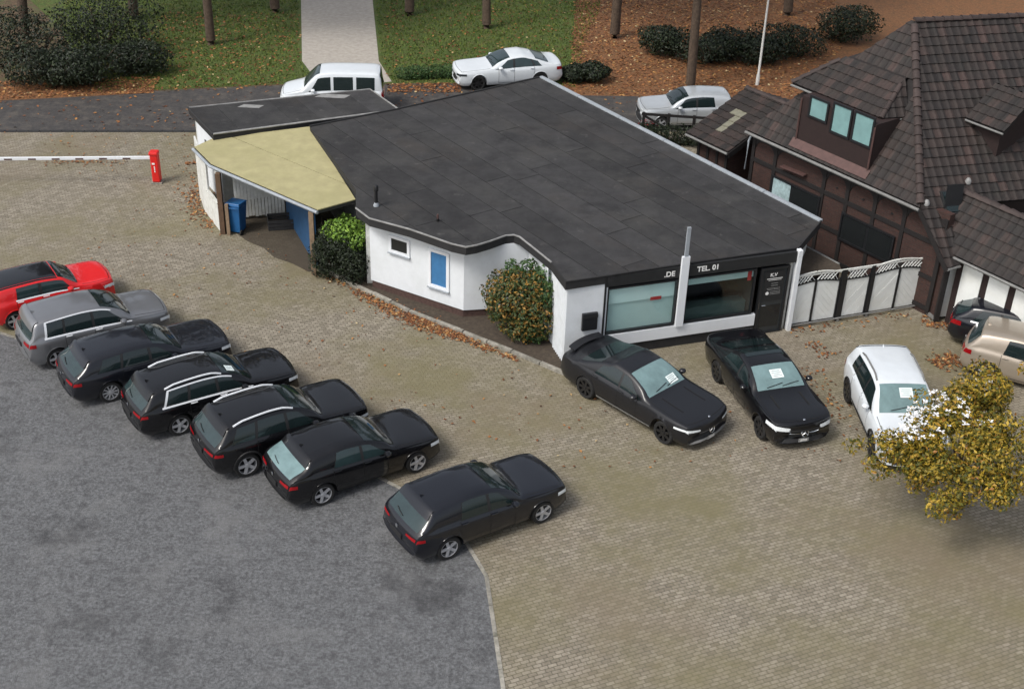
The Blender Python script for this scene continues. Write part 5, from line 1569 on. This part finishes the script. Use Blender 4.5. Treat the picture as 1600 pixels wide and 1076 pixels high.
build_car('estate_car', 'black estate car with chrome roof rails, chrome window line and silver wheel', 'car', gv, 'p_black', pos, HD,
          glass=('car_glass', 'car_glass_mid', 'car_glass'), ws=(.82, .02), rg=(gv.xr + .15, gv.xr + .48),
          sidewin=((-.16, -.16, .72, .14), (-1.0, -.92, -.24, -.24), (-1.78, -1.52, -1.08, -1.0)), wheel='five', trim=('bright_trim', True), rails=(-1.62, -.02, 'bright_trim'),
          tail=(.40, .76, .80, .88, .22, .02), badge=.86, spoiler='hatch', grille=(.4, .5, .64, .9, 'plastic'), group=ROWG)
GV = pos
q5 = Car(4.60, 1.88, 1.62, 2.80, .86, .36, t_wagon(1.58, .88, .0, .56, .955, 1.09, .93, 1.08), b_std(.94, 1.0, 1.05, 1.08), tum=.40, sill=.24)
build_car('estate_car', 'black crossover with chrome roof rails, no chrome window line, and dark wheel arches', 'car', q5, 'p_black', at_tip(q5, (570, 645), .6), HD,
          glass=('car_glass', 'car_glass_mid', 'car_glass'), ws=(.84, .04), rg=(q5.xr + .15, q5.xr + .52),
          sidewin=((-.16, -.16, .74, .16), (-1.05, -.96, -.24, -.24), (-1.80, -1.55, -1.13, -1.04)), wheel='five', rails=(-1.62, .05, 'bright_trim'),
          tail=(.36, .78, .84, .92, .26, .02), badge=.92, spoiler='hatch', grille=(.45, .5, .72, .9, 'plastic'), group=ROWG, cladding=True)
h5 = Car(4.50, 1.82, 1.44, 2.70, .82, .33, t_wagon(1.44, .80, -.08, .74, .94, 1.01, .84, .98), b_std(.85, .92, .98, .98), tum=.40)
build_car('hatchback_car', 'black hatchback with plain roof and pale rear window beside the black crossover', 'car', h5, 'p_black', at_tip(h5, (680, 690)), HD,
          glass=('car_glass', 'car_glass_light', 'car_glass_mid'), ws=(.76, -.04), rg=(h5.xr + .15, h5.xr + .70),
          sidewin=((-.16, -.16, .66, .08), (-1.0, -.86, -.24, -.24)), wheel='five',
          tail=(.40, .76, .76, .85, .24, .02), badge=.80, spoiler='hatch', grille=(.42, .48, .70, .9, 'plastic'), group=ROWG)
h6 = Car(4.50, 1.82, 1.50, 2.70, .84, .33, t_wagon(1.50, .82, -.06, .60, .95, 1.02, .85, 1.0), b_std(.86, .93, .98, 1.0), tum=.40)
build_car('hatchback_car', 'dark hatchback nearest the camera, a gap away from the rest of the left row', 'car', h6, 'p_ink', at_tip(h6, (876, 765)), HD,
          glass=('car_glass', 'car_glass_mid', 'car_glass'), ws=(.78, -.02), rg=(h6.xr + .15, h6.xr + .56),
          sidewin=((-.16, -.16, .68, .10), (-1.0, -.90, -.24, -.24)), wheel='five',
          tail=(.40, .76, .78, .86, .24, .02), badge=.82, spoiler='hatch', grille=(.42, .48, .70, .9, 'plastic'), group=ROWG)
rd = Car(3.90, 1.70, 1.41, 2.50, .72, .31, t_wagon(1.41, .86, .20, .30, .97, 1.0, .88, .98), b_std(.88, .94, .95, .98), tum=.30, nose_r=.14)
build_car('small_red_car', 'red small car with black roof at the upper end of the left row', 'car', rd, 'p_red', at_tip(rd, (176, 447)), HD,
          roof=('p_black',), glass=('car_glass', 'car_glass', 'car_glass_mid'), ws=(.82, .24), rg=(rd.xr + .12, rd.xr + .28),
          sidewin=((-.30, -.30, .74, .36), (-1.10, -1.05, -.40, -.40)), wheel='five', trim=('bright_trim', False),
          tail=(.44, .70, .74, .92, .15, .0), badge=.86, grille=(.4, .45, .6, .9, 'plastic'), group=ROWG)
# ---- across the road
def by_end(c, px, z, hd, lx, ly):
    t = P(px[0], px[1], z)
    return Vector((t.x - CS * (lx * math.cos(hd) - ly * math.sin(hd)), t.y - CS * (lx * math.sin(hd) + ly * math.cos(hd)), 0))
vn = Car(4.45, 1.79, 1.82, 2.68, .88, .32, t_van(1.82), b_std(.86, 1.02, 1.04, 1.15), tum=.17, nose_r=.16, tail_r=.06, tshear=.05)
f_, b_ = P(438, 152, .7), P(594, 143, .9)
hd = math.atan2(f_.y - b_.y + .25, f_.x - b_.x)
build_car('van', 'white passenger van with three dark side windows standing beyond the shed roof', 'van', vn, 'p_white', by_end(vn, (438, 152), .7, hd, vn.xf - .05, vn.W * .30), hd,
          glass=('car_glass_mid', 'car_glass', 'car_glass'), ws=(1.16, .46), rg=(vn.xr + .05, vn.xr + .15),
          sidewin=((.02, .02, 1.0, .55), (-.92, -.92, -.10, -.10), (-1.85, -1.85, -1.06, -1.06)), wheel='five',
          tail=(.62, .80, .75, 1.05, .10, 0), grille=(.4, .55, .7, .9, 'plastic'), q_top=11.4, fin=False)
a6 = Car(4.93, 1.87, 1.44, 2.91, .92, .345, t_sedan(1.44, .80, -.10, -1.15, -1.95, 1.05, 1.0, .82), b_std(.83, .92, .98, 1.05), tum=.44)
pos, hd = two(a6, (847, 125), (745, 131), 1)
build_car('saloon_car', 'white saloon with black alloy wheels parked beyond the far roof corner', 'car', a6, 'p_white', pos, hd,
          glass=('car_glass_mid', 'car_glass_mid', 'car_glass_mid'), ws=(.76, -.06), rg=(-1.85, -1.22),
          sidewin=((-.18, -.18, .66, .06), (-1.12, -1.0, -.27, -.27), (-1.52, -1.32, -1.20, -1.08)), wheel='black', head='lamp_dark',
          grille=(.40, .36, .66, .85, 'plastic'), tail=(.45, .80, .78, .92, .30, 0), badge=.86)
st = Car(4.20, 1.77, 1.50, 2.60, .85, .32, t_wagon(1.50, .90, .10, .42, .96, 1.05, .88, 1.02), b_std(.88, .97, 1.0, 1.02), tum=.36)
hd = math.atan2(-.12, -1)
build_car('hatchback_car', 'pale silver hatchback on the road behind the dark rail fence', 'car', st, 'p_silver', by_end(st, (1002, 182), .6, hd, st.xf - .05, st.W * .35), hd,
          glass=('car_glass', 'car_glass', 'car_glass'), ws=(.86, .14), rg=(st.xr + .13, st.xr + .38),
          sidewin=((-.16, -.16, .78, .28), (-1.0, -.92, -.24, -.24)), wheel='five', tail=(.42, .74, .78, .94, .25, 0), grille=(.42, .55, .76, .9, 'plastic'))
# ---- right edge
dk = Car(4.75, 1.84, 1.46, 2.84, .86, .33, t_wagon(1.46, .82, -.06, .62, .955, .99, .74, 1.0), b_std(.76, .90, .97, 1.0), tum=.40)
hd = R(-27)
build_car('estate_car', 'dark car with bright window line backed up to the house at the right edge', 'car', dk, 'p_ink', by_end(dk, (1484, 500), .70, hd, dk.xr + .05, -dk.W * .30), hd,
          glass=('car_glass', 'car_glass_mid', 'car_glass'), ws=(.78, -.02), rg=(dk.xr + .15, dk.xr + .56), trim=('bright_trim', False),
          sidewin=((-.16, -.16, .68, .10), (-1.0, -.90, -.24, -.24), (-1.78, -1.54, -1.08, -.98)), wheel='five', tail=(.40, .77, .76, .90, .36, 0), badge=.84, grille=(.42, .48, .70, .9, 'plastic'))
be = Car(4.40, 1.80, 1.52, 2.65, .86, .33, t_wagon(1.52, .86, .02, .5, .955, 1.02, .78, 1.02), b_std(.80, .93, 1.0, 1.02), tum=.38)
build_car('hatchback_car', 'beige car at the right edge above the yellow tree', 'car', be, 'p_beige', by_end(be, (1504, 542), .80, hd, be.xr + .05, -be.W * .30), hd,
          glass=('car_glass', 'car_glass_mid', 'car_glass'), ws=(.82, .06), rg=(be.xr + .14, be.xr + .46),
          sidewin=((-.16, -.16, .72, .18), (-1.0, -.90, -.24, -.24)), wheel='five', tail=(.42, .76, .78, .92, .28, 0), badge=.86, grille=(.42, .55, .76, .9, 'plastic'))
# ---- price sheets behind the windscreens
def sheet_on(c, pos, hd, x, y, w, h, label, tilt=0):
    rot = Matrix.Translation(pos) @ Matrix.Rotation(hd, 4, 'Z') @ Matrix.Scale(CS, 4)
    q = 17 - 3.25 * abs(y) / (c.W / 2 * .75); sg = 1 if y >= 0 else -1
    p = c.S(x, q, sg, .012); px_ = c.S(x - .1, q, sg, .012); up = (px_ - p).normalized(); sd = Vector((0, 1, 0)); sd = (sd - up * sd.dot(up)).normalized(); n = up.cross(sd)
    if n.z < 0: n = -n
    ct, s_ = math.cos(tilt), math.sin(tilt); a = sd * ct + up * s_; b = up * ct - sd * s_
    e = empty('price_sheet', rot @ p, label, 'price sheet', 'price sheets in the windscreens')
    mb = MB(); mb.box(rot @ (p + n * .004), (w / 2, h / 2, .002), (rot.to_3x3() @ a, rot.to_3x3() @ b, rot.to_3x3() @ n)); mb.build('paper', 'paper', e)
    mb = MB()
    for k, ww in enumerate((.7, .8, .5, .75)):
        mb.box(rot @ (p + n * .0075 + b * (h * (.32 - .2 * k))), (w * ww / 2, h * .035, .0008), (rot.to_3x3() @ a, rot.to_3x3() @ b, rot.to_3x3() @ n))
    mb.build('print', 'print', e)
sheet_on(gt, *GT, .58, .38, .34, .26, 'white price sheet low in the windscreen of the matt black fastback')
sheet_on(cl, *CL, .36, .0, .36, .30, 'pale price sheet in the windscreen of the glossy black saloon')
sheet_on(wt, *WT, .48, .05, .36, .30, 'pale price sheet in the windscreen of the white car')
sheet_on(gv, GV, HD, .30, -.45, .30, .22, 'pale sheet in the windscreen of the black estate with chrome rails')

# ================================================================== BARRIER
bb = P(246, 285)
bar_ = empty('car_park_barrier', bb, 'red barrier post with long white boom across the entrance', 'barrier')
MB().box(bb + Z * .03, (.22, .2, .03)).build('base', 'kerb', bar_)
mb = MB(); mb.prism([bb + Vector((-.15, -.16, .06)), bb + Vector((.16, -.16, .06)), bb + Vector((.16, .17, .06)), bb + Vector((-.15, .17, .06))], (0, 0, 1.16)); mb.build('cabinet', 'red_barrier', bar_, bevel=.05)
hb = MB().box(bb + Z * 1.26, (.18, .19, .075)).build('hood', 'red_barrier', bar_, bevel=.05)
MB().box(bb + Vector((-.03, -.166, .86)), (.055, .004, .035)).build('label_plate', 'letter', bar_)
for k in range(3): MB().box(bb + Vector((0.0, -.166, .72 - k * .09)), (.018, .004, .035)).build('label_mark', 'letter', bar_)
b0 = bb + Vector((-.16, -.05, 1.07)); b1 = P(-40, 248.5, 1.07); b1 = b0 + (b1 - b0).normalized() * 7.2; b1.z = 1.07
bd_ = (b1 - b0).normalized()
boom = MB().bar(b0, b1, .07, .13).build('boom', 'white_paint', bar_, bevel=.015)
k = .9
while k < 7:
    c = b0 + bd_ * k + bd_.cross(Z) * -.0 ; n_ = Vector((bd_.y, -bd_.x, 0)); n_ = -n_ if n_.y > 0 else n_
    MB().box(c + n_ * .038 - Z * .015, (.15, .003, .03), (bd_, n_, Z)).build('reflector', 'flash', boom)
    k += .9

# ================================================================== STREET SIDE
# dark timber rails in front of the silver street car
rf = empty('rail_fence', P(1010, 200), 'dark timber rail fence in front of the silver street car', 'fence')
r0, r1 = P(1003, 216), P(1120, 224); rd_ = (r1 - r0).normalized(); rl2 = (r1 - r0).length
for k in range(4):
    c = r0 + rd_ * (rl2 * k / 3); MB().box(c + Z * .6, (.06, .06, .6)).build('post', 'timber', rf)
for zz in (1.12, .55): MB().bar(r0 + Z * zz - rd_ * .1, r1 + Z * zz + rd_ * .1, .05, .11).build('rail', 'timber', rf)
MB().bar(r0 + Z * 1.05, r0 + rd_ * (rl2 / 3) + Z * .5, .05, .09).build('brace', 'timber', rf)
lp = P(1183, 133)
lpo = empty('lamp_post', lp, 'slim pale lamp post in the leaf litter behind the annex roof', 'lamp post')
MB().lathe([(.09, 0), (.09, .5), (.06, .55), (.045, 6.0), (.045, 6.02)], 12, c=lp).build('pole', 'lamp_pole', lpo, smooth=40)
MB().tube([lp + Z * 6.0, lp + Vector((-.3, -.4, 6.25)), lp + Vector((-.6, -.9, 6.3))], .035, 8).build('arm', 'lamp_pole', lpo, smooth=50)
MB().box(lp + Vector((-.7, -1.05, 6.28)), (.14, .25, .06)).build('lamp_head', 'lamp_pole', lpo, bevel=.03)

# ================================================================== PLANTS
def leaves(blobs, n, size, seed, flat=.3, shell=.55, squash=1.0):
    """leaf faces spread through ellipsoids; each leaf a folded quad"""
    rnd = random.Random(seed); mb = MB(); tot = sum(b[1][0] * b[1][1] * b[1][2] for b in blobs)
    for (c, r) in blobs:
        m = int(n * r[0] * r[1] * r[2] / tot) + 8; c = Vector(c)
        for _ in range(m):
            while True:
                v = Vector((rnd.uniform(-1, 1), rnd.uniform(-1, 1), rnd.uniform(-1, 1)))
                if .05 < v.length < 1: break
            k = v.length; v = v / k * (k ** shell)
            # lumpy outline
            lump = 1 + .13 * math.sin(5 * v.x + seed) * math.cos(4 * v.y + 2 * v.z) + .07 * math.sin(11 * v.z + 7 * v.x)
            p = c + Vector((v.x * r[0], v.y * r[1], v.z * r[2])) * lump
            if p.z < .03: p.z = rnd.uniform(.03, .3)
            out = (v + Vector((rnd.gauss(0, .6), rnd.gauss(0, .6), rnd.gauss(0, .6) + .35))).normalized()
            t = out.cross(Vector((rnd.uniform(-1, 1), rnd.uniform(-1, 1), rnd.uniform(-1, 1)))).normalized(); b = out.cross(t)
            s = size * rnd.uniform(.6, 1.35); w = s * .5; i = len(mb.v)
            mb.v += [p - t * s * .5, p + b * w * .5 - out * s * .06, p + t * s * .5, p - b * w * .5 - out * s * .06]
            mb.f.append((i, i + 1, i + 2)); mb.f.append((i, i + 2, i + 3))
    return mb
def branches(base, h, spread, n, seed, r0=.05):
    rnd = random.Random(seed); mb = MB(); base = Vector(base)
    for k in range(n):
        a = rnd.uniform(0, 6.28); q = base + Vector((math.cos(a) * spread[0], math.sin(a) * spread[1], h * rnd.uniform(.7, 1)))
        m = base.lerp(q, .5) + Vector((rnd.gauss(0, .08), rnd.gauss(0, .08), .1))
        mb.tube([base + Vector((rnd.gauss(0, .06), rnd.gauss(0, .06), 0)), m, q], [r0, r0 * .7, r0 * .2], 6)
    return mb
# clipped dark hedge with a bright climber on top, left of the white wall
hc = P(532, 437)
hg = empty('hedge_bush', V2(hc, 0), 'tall dark bush with bright green top against the white wall', 'bush')
branches(V2(hc + Vector((-.3, .75, 0)), 0), 1.9, (.6, .5), 7, 2).build('stem', 'bark', hg)
h0 = Vector((-6.05, 40.35, 0))
leaves([((-6.45, 40.3, .75), (.75, .8, .9)), ((-5.6, 39.95, .75), (.66, .78, .9)), ((-6.0, 40.25, 1.3), (1.02, .85, .8))], 9000, .095, 3, shell=.45).build('foliage', 'leaf_dark', hg, fix=False)
leaves([((-5.85, 40.2, 1.85), (.72, .65, .42)), ((-5.45, 40.0, 1.6), (.45, .5, .45)), ((-6.2, 40.25, 1.72), (.5, .5, .35))], 2300, .13, 5, shell=.6).build('climber', 'leaf_bright', hg, fix=False)
# autumn bush in the notch beside the corrugated wall
ab = empty('autumn_bush', (.55, 36.75, 0), 'round bush turning orange between the white wall and the corrugated corner', 'bush')
branches((.45, 36.8, 0), 2.0, (.7, .6), 9, 4).build('stem', 'bark', ab)
leaves([((.32, 36.70, 1.25), (1.12, .85, 1.10)), ((.75, 36.25, .9), (.72, .65, .85)), ((-.25, 36.8, 1.45), (.75, .6, .8)), ((.75, 36.5, 1.80), (.65, .6, .6)), ((-.5, 36.75, .9), (.4, .4, .5)), ((.1, 36.6, 2.0), (.5, .45, .42)), ((.35, 36.15, .5), (.6, .4, .45))], 10500, .12, 7, shell=.55).build('foliage', 'leaf_autumn', ab, fix=False)
leaves([((1.0, 36.55, 2.15), (.42, .42, .5)), ((.45, 36.9, 2.25), (.35, .3, .42)), ((.7, 36.2, .35), (.45, .35, .35)), ((-.1, 36.9, 2.3), (.25, .2, .35)), ((1.05, 36.3, 1.7), (.35, .35, .5))], 2100, .12, 9, shell=.6).build('green_shoots', 'leaf_green', ab, fix=False)
# tree at the lower right, its crown seen from above
def tree(name, base, h, r0, blobs, n, size, mat, seed, label, cat='tree', limbs=6, group=None, shell=.5):
    t = empty(name, base, label, cat, group); rnd = random.Random(seed); base = Vector(base)
    top = sum((Vector(b[0]) for b in blobs), Vector()) / len(blobs)
    mid = base.lerp(top, .5) + Vector((rnd.gauss(0, .12), rnd.gauss(0, .12), 0))
    tr = MB(); tr.tube([base - Z * .1, base + Z * .25, mid, top], [r0 * 1.5, r0 * 1.1, r0 * .8, r0 * .3], 10); tk = tr.build('trunk', 'bark', t, smooth=60)
    for b in blobs[:limbs]:
        q = Vector(b[0]); st = base.lerp(top, rnd.uniform(.35, .6)); m = st.lerp(q, .5) + Vector((0, 0, .15 * rnd.random()))
        MB().tube([st, m, q, q + Vector((rnd.gauss(0, .3), rnd.gauss(0, .3), b[1][2] * .6))], [r0 * .5, r0 * .35, r0 * .2, r0 * .05], 7).build('limb', 'bark', tk, smooth=60)
    leaves(blobs, n, size, seed, shell=shell).build('crown', mat, t, fix=False)
    return t
def pz(x, y, z): return tuple(P(x, y, z))
rnd = random.Random(14); yb = []
limb_px = [(1478, 655, 2.8), (1440, 690, 2.5), (1515, 625, 3.0), (1408, 706, 2.1), (1560, 680, 2.9), (1490, 735, 2.4), (1575, 750, 2.4), (1548, 606, 3.0), (1450, 740, 2.0), (1530, 700, 2.9)]
for (x_, y_, z_) in limb_px:
    c = P(x_, y_, z_); yb.append((tuple(c), (.50, .45, .38)))
for (x_, y_, z_) in limb_px:
    c = P(x_, y_, z_)
    for _ in range(10):
        k_ = rnd.uniform(.20, .44); yb.append((tuple(c + Vector((rnd.gauss(0, .50), rnd.gauss(0, .45), rnd.gauss(0, .28)))), (k_ * 1.3, k_ * 1.1, k_)))
yt = tree('autumn_tree', tuple(V2(P(1500, 790), 0)), 2.6, .09, yb, 21000, .115, 'leaf_yellow', 31, 'yellow autumn tree with white blossom at the lower right corner', limbs=10, shell=.8)
rnd = random.Random(8); mb = MB()
clus = [pz(1428, 660, 2.9), pz(1415, 676, 2.7), pz(1450, 640, 3.1), pz(1470, 622, 3.2), pz(1480, 648, 3.3), pz(1440, 684, 2.8), pz(1505, 628, 3.3), pz(1512, 650, 3.3), pz(1460, 668, 3.1), pz(1395, 686, 2.5), pz(1525, 605, 3.3), pz(1425, 645, 2.9), pz(1535, 660, 3.3)]
for c in clus:
    for _ in range(rnd.randint(4, 10)):
        p = Vector(c) + Vector((rnd.gauss(0, .17), rnd.gauss(0, .15), rnd.gauss(0, .1))); s = rnd.uniform(.06, .12)
        for k in range(4):
            a = k * 1.57 + rnd.random(); d = Vector((math.cos(a), math.sin(a), rnd.uniform(-.2, .5))); e_ = Vector((-d.y, d.x, rnd.uniform(-.2, .2)))
            mb.quad(p, p + (d + e_ * .5) * s * .6, p + d * s, p + (d - e_ * .5) * s * .6)
tag(mb.build('blossom', 'petal', yt, fix=False), kind='stuff')
# woodland edge beyond the road
random.seed(77)
def shrub(px, py, w, h, mat, seed, label, n=4200, size=.15, group='shrubs beyond the road', name='shrub'):
    b = V2(P(px, py), 0); e = empty(name, b, label, 'shrub', group)
    branches(b, h * .8, (w * .4, w * .35), 5, seed).build('stem', 'bark', e)
    rr = random.Random(seed)
    bl = [((b.x + rr.uniform(-.4, .4) * w, b.y + rr.uniform(-.25, .25) * w, h * rr.uniform(.4, .6)), (w * rr.uniform(.35, .5), w * rr.uniform(.3, .42), h * rr.uniform(.36, .48))) for _ in range(4)]
    leaves(bl, n, size, seed, shell=.5).build('foliage', mat, e, fix=False)
for i, a in enumerate(((85, 132, 3.4, 1.9, 'leaf_dark', 'dark evergreen shrub at the far left edge beyond the road'),  # far left shrubs broadened and darkened to give the conifers' shade
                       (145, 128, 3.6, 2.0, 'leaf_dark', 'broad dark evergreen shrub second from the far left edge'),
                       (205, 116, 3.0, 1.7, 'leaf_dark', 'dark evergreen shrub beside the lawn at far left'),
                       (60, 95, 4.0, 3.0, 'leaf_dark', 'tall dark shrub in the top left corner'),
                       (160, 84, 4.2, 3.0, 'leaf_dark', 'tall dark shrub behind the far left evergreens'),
                       (905, 124, 1.9, .9, 'leaf_dark', 'low dark shrub right behind the white saloon'),
                       (1105, 100, 3.0, 1.7, 'leaf_dark', 'dark shrub behind the bare tree trunk'),
                       (1160, 96, 2.8, 1.6, 'leaf_dark', 'dark shrub left of the lamp post top'),
                       (1225, 92, 3.0, 1.8, 'leaf_dark', 'dark shrub above the house annex'),
                       (1050, 88, 2.6, 1.5, 'leaf_dark', 'dark shrub left of the bare tree trunk'),
                       (1300, 60, 3.2, 2.0, 'leaf_dark', 'dark shrub at the top behind the big dormer'),
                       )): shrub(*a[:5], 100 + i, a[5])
# low clipped hedge on the lawn edge, left of the white saloon
hd0, hd1 = P(634, 124), P(716, 121); hdd = (hd1 - hd0)
he = empty('low_hedge', hd0.lerp(hd1, .5), 'low clipped green hedge on the lawn left of the white saloon', 'hedge')
he2 = empty('low_hedge', r0.lerp(r1, .5), 'dark low hedge below the timber rail fence', 'hedge')
leaves([(tuple(V2(r0.lerp(r1, k / 6) + Vector((.1, -.45, 0)), .42)), (.5, .42, .5)) for k in range(7)], 4500, .10, 56, shell=.4).build('foliage', 'leaf_dark', he2, fix=False)
branches(r0.lerp(r1, .5) + Vector((.1, -.45, 0)), .5, (1.4, .3), 8, 6, .02).build('stem', 'bark', he2)
bl = [(tuple(V2(hd0.lerp(hd1, k / 5), .32)), (.55, .32, .36)) for k in range(6)]
leaves(bl, 5200, .085, 55, shell=.4).build('foliage', 'leaf_green', he, fix=False)
branches(hd0.lerp(hd1, .5), .4, (.9, .2), 8, 6, .02).build('stem', 'bark', he)
# trees whose trunks stand in the leaf litter
def big_tree(px, py, h, r0, seed, label, mat='leaf_autumn'):
    b = V2(P(px, py), 0); rr = random.Random(seed)
    bl = [((b.x + rr.uniform(-3.0, 3.0), b.y + rr.uniform(-1.5, 3.0), h * rr.uniform(.50, 1.05)), (rr.uniform(1.4, 2.4), rr.uniform(1.4, 2.4), rr.uniform(1.2, 2.2))) for _ in range(12)]
    tree('woodland_tree', tuple(b), h, r0, bl, 3600, .42, mat, seed, label, group='trees beyond the road', limbs=9)
big_tree(1078, 139, 17, .22, 201, 'bare brown tree trunk standing in the leaf litter behind the street car')
big_tree(330, 70, 18, .22, 202, 'tree on the lawn at the top, left of the drive')
big_tree(960, 60, 19, .24, 203, 'tree at the top, behind the leaf litter right of the white saloon')
big_tree(40, 60, 18, .24, 204, 'tree in the top left corner among the dark shrubs', 'leaf_dark')
big_tree(760, 45, 18, .22, 205, 'tree at the top behind the white saloon')
big_tree(210, 30, 20, .24, 206, 'tree at the top among the dark shrubs, right of the corner tree', 'leaf_dark')
big_tree(430, 20, 20, .24, 207, 'tree at the top edge just left of the drive')
big_tree(640, 25, 19, .24, 208, 'tree at the top edge just right of the drive')
big_tree(1230, 25, 19, .24, 209, 'tree at the top edge above the dark shrubs, left of the big dormer', 'leaf_dark')
# red flowers by the rail fence
fb = empty('flower_plant', P(1010, 214), 'small plant with dark red flowers at the foot of the rail fence', 'plant')
c = P(1012, 214)
leaves([((c.x, c.y, .35), (.5, .35, .35))], 700, .08, 61).build('foliage', 'leaf_dark', fb, fix=False)
leaves([((c.x, c.y, .55), (.45, .3, .25))], 120, .09, 62).build('flower', 'red_petal', fb, fix=False)

# ================================================================== FALLEN LEAVES AND GRASS
def litter(name, spots, size, seed, z=.02, mat='leaf_fallen'):
    """spots: (polygon or (a,b,width) in world xy, count)"""
    rnd = random.Random(seed); mb = MB()
    for sp, n in spots:
        for _ in range(n):
            if len(sp) == 3 and isinstance(sp[2], float):
                a, b, w = sp; t = rnd.random(); d = (b - a).normalized(); nn = Vector((-d.y, d.x, 0)); p = a.lerp(b, t) + nn * (rnd.gauss(0, w * .5))
            else:
                xs = [q[0] for q in sp]; ys = [q[1] for q in sp]
                for _k in range(30):
                    p = Vector((rnd.uniform(min(xs), max(xs)), rnd.uniform(min(ys), max(ys)), 0))
                    if inside((p.x, p.y), sp): break
            s = size * rnd.uniform(.5, 1.3); a = rnd.uniform(0, 6.28); t = Vector((math.cos(a), math.sin(a), rnd.uniform(-.35, .35))); b = Vector((-math.sin(a), math.cos(a), rnd.uniform(-.35, .35)))
            p = Vector((p.x, p.y, z + rnd.uniform(.004, .035))); i = len(mb.v)
            mb.v += [p - t * s * .5, p + b * s * .33 + Z * .006, p + t * s * .5, p - b * s * .33 + Z * .006]; mb.f.append((i, i + 1, i + 2)); mb.f.append((i, i + 2, i + 3))
    return tag(mb.build(name, mat, fix=False), {'leaf_fallen': 'brown and orange fallen leaves', 'grass': 'short green grass on the lawn'}[mat], 'leaves' if mat == 'leaf_fallen' else 'grass', kind='stuff')
def g_(x, y): return V2(P(x, y), 0)
kl = [(g_(x, y + 5)) for x, y in ((512, 428), (560, 452), (600, 472), (640, 492), (680, 508), (724, 525), (770, 543), (812, 560))]
spots = []
for i, (a, b) in enumerate(zip(kl[:-1], kl[1:])): spots.append(((a, b, (.28, .32, .42, .42, .34, .22, .15)[i]), (60, 170, 300, 360, 260, 130, 60)[i]))
litter('fallen_leaves', spots, .11, 1)
litter('fallen_leaves', [((g_(306, 270), g_(312, 318), .5), 90), ((g_(300, 300), g_(330, 358), .45), 190), ((g_(285, 285), g_(310, 345), .5), 50), ((g_(70, 255), g_(200, 250), .35), 110), ((g_(292, 258), g_(306, 254), .15), 40)], .12, 2)
litter('fallen_leaves', [((g_(1440, 505), g_(1490, 512), .28), 90), ((g_(1460, 572), g_(1500, 560), .45), 210), ((g_(1500, 480), g_(1440, 500), .3), 50), ((g_(1270, 575), g_(1310, 655), .5), 60), ((g_(1270, 535), g_(1295, 560), .4), 50), ((g_(1235, 520), g_(1420, 490), .3), 70)], .12, 3)
litter('fallen_leaves', [([(q.x, q.y) for q in (g_(60, 560), g_(70, 400), g_(300, 260), g_(560, 480), g_(900, 610), g_(1330, 560), g_(1500, 540), g_(1400, 720), g_(900, 740), g_(500, 600))], 420), ([(q.x, q.y) for q in (g_(70, 235), g_(70, 212), g_(300, 210), g_(300, 270), g_(150, 300))], 160)], .10, 4)
# verge beyond the road
litter('fallen_leaves', [([(q.x, q.y) for q in (g_(872, 146), g_(1240, 160), g_(1330, 60), g_(1300, -20), g_(900, -20), g_(890, 100))], 12000), ([(q.x, q.y) for q in (g_(-60, 158), g_(240, 146), g_(250, 120), g_(-60, 130))], 1500),
                         ([(q.x, q.y) for q in (g_(230, 145), g_(430, 138), g_(470, 100), g_(470, 20), g_(260, 20), g_(180, 100))], 1300), ([(q.x, q.y) for q in (g_(605, 132), g_(720, 130), g_(720, 145), g_(605, 145))], 500),
                         ([(q.x, q.y) for q in (g_(600, 120), g_(880, 120), g_(900, 40), g_(900, -20), g_(600, -20))], 900), ([(q.x, q.y) for q in (g_(-60, 210), g_(-60, 160), g_(470, 140), g_(900, 140), g_(1240, 165), g_(1240, 190), g_(700, 175), g_(300, 203))], 420)], .16, 5, .014)
rnd = random.Random(3); mb = MB(); lawn_p = [(-19.5, 57.0), (-11.5, 58.9), (-3.5, 59.9), (3.0, 59.85), (3.2, 66), (4.5, 74), (-26, 74), (-24, 66)]; drv = [tuple(P(*q)[:2]) for q in ((468, 96), (502, 142), (616, 130), (596, 96), (584, -20), (466, -20))]
n = 0
while n < 26000:
    p = (rnd.uniform(-26, 4.5), rnd.uniform(57, 74))
    if not inside(p, lawn_p) or inside(p, drv): continue
    n += 1; a = rnd.uniform(0, 6.28); h = rnd.uniform(.04, .12); d = Vector((math.cos(a), math.sin(a), 0)) * .035; c = Vector((p[0], p[1], .01)); i = len(mb.v)
    mb.v += [c - d, c + d, c + Vector((rnd.gauss(0, .04), rnd.gauss(0, .04), h))]; mb.f.append((i, i + 1, i + 2))
tag(mb.build('lawn_grass', 'grass', fix=False), 'short green grass on the lawn beyond the road', 'grass', kind='stuff')
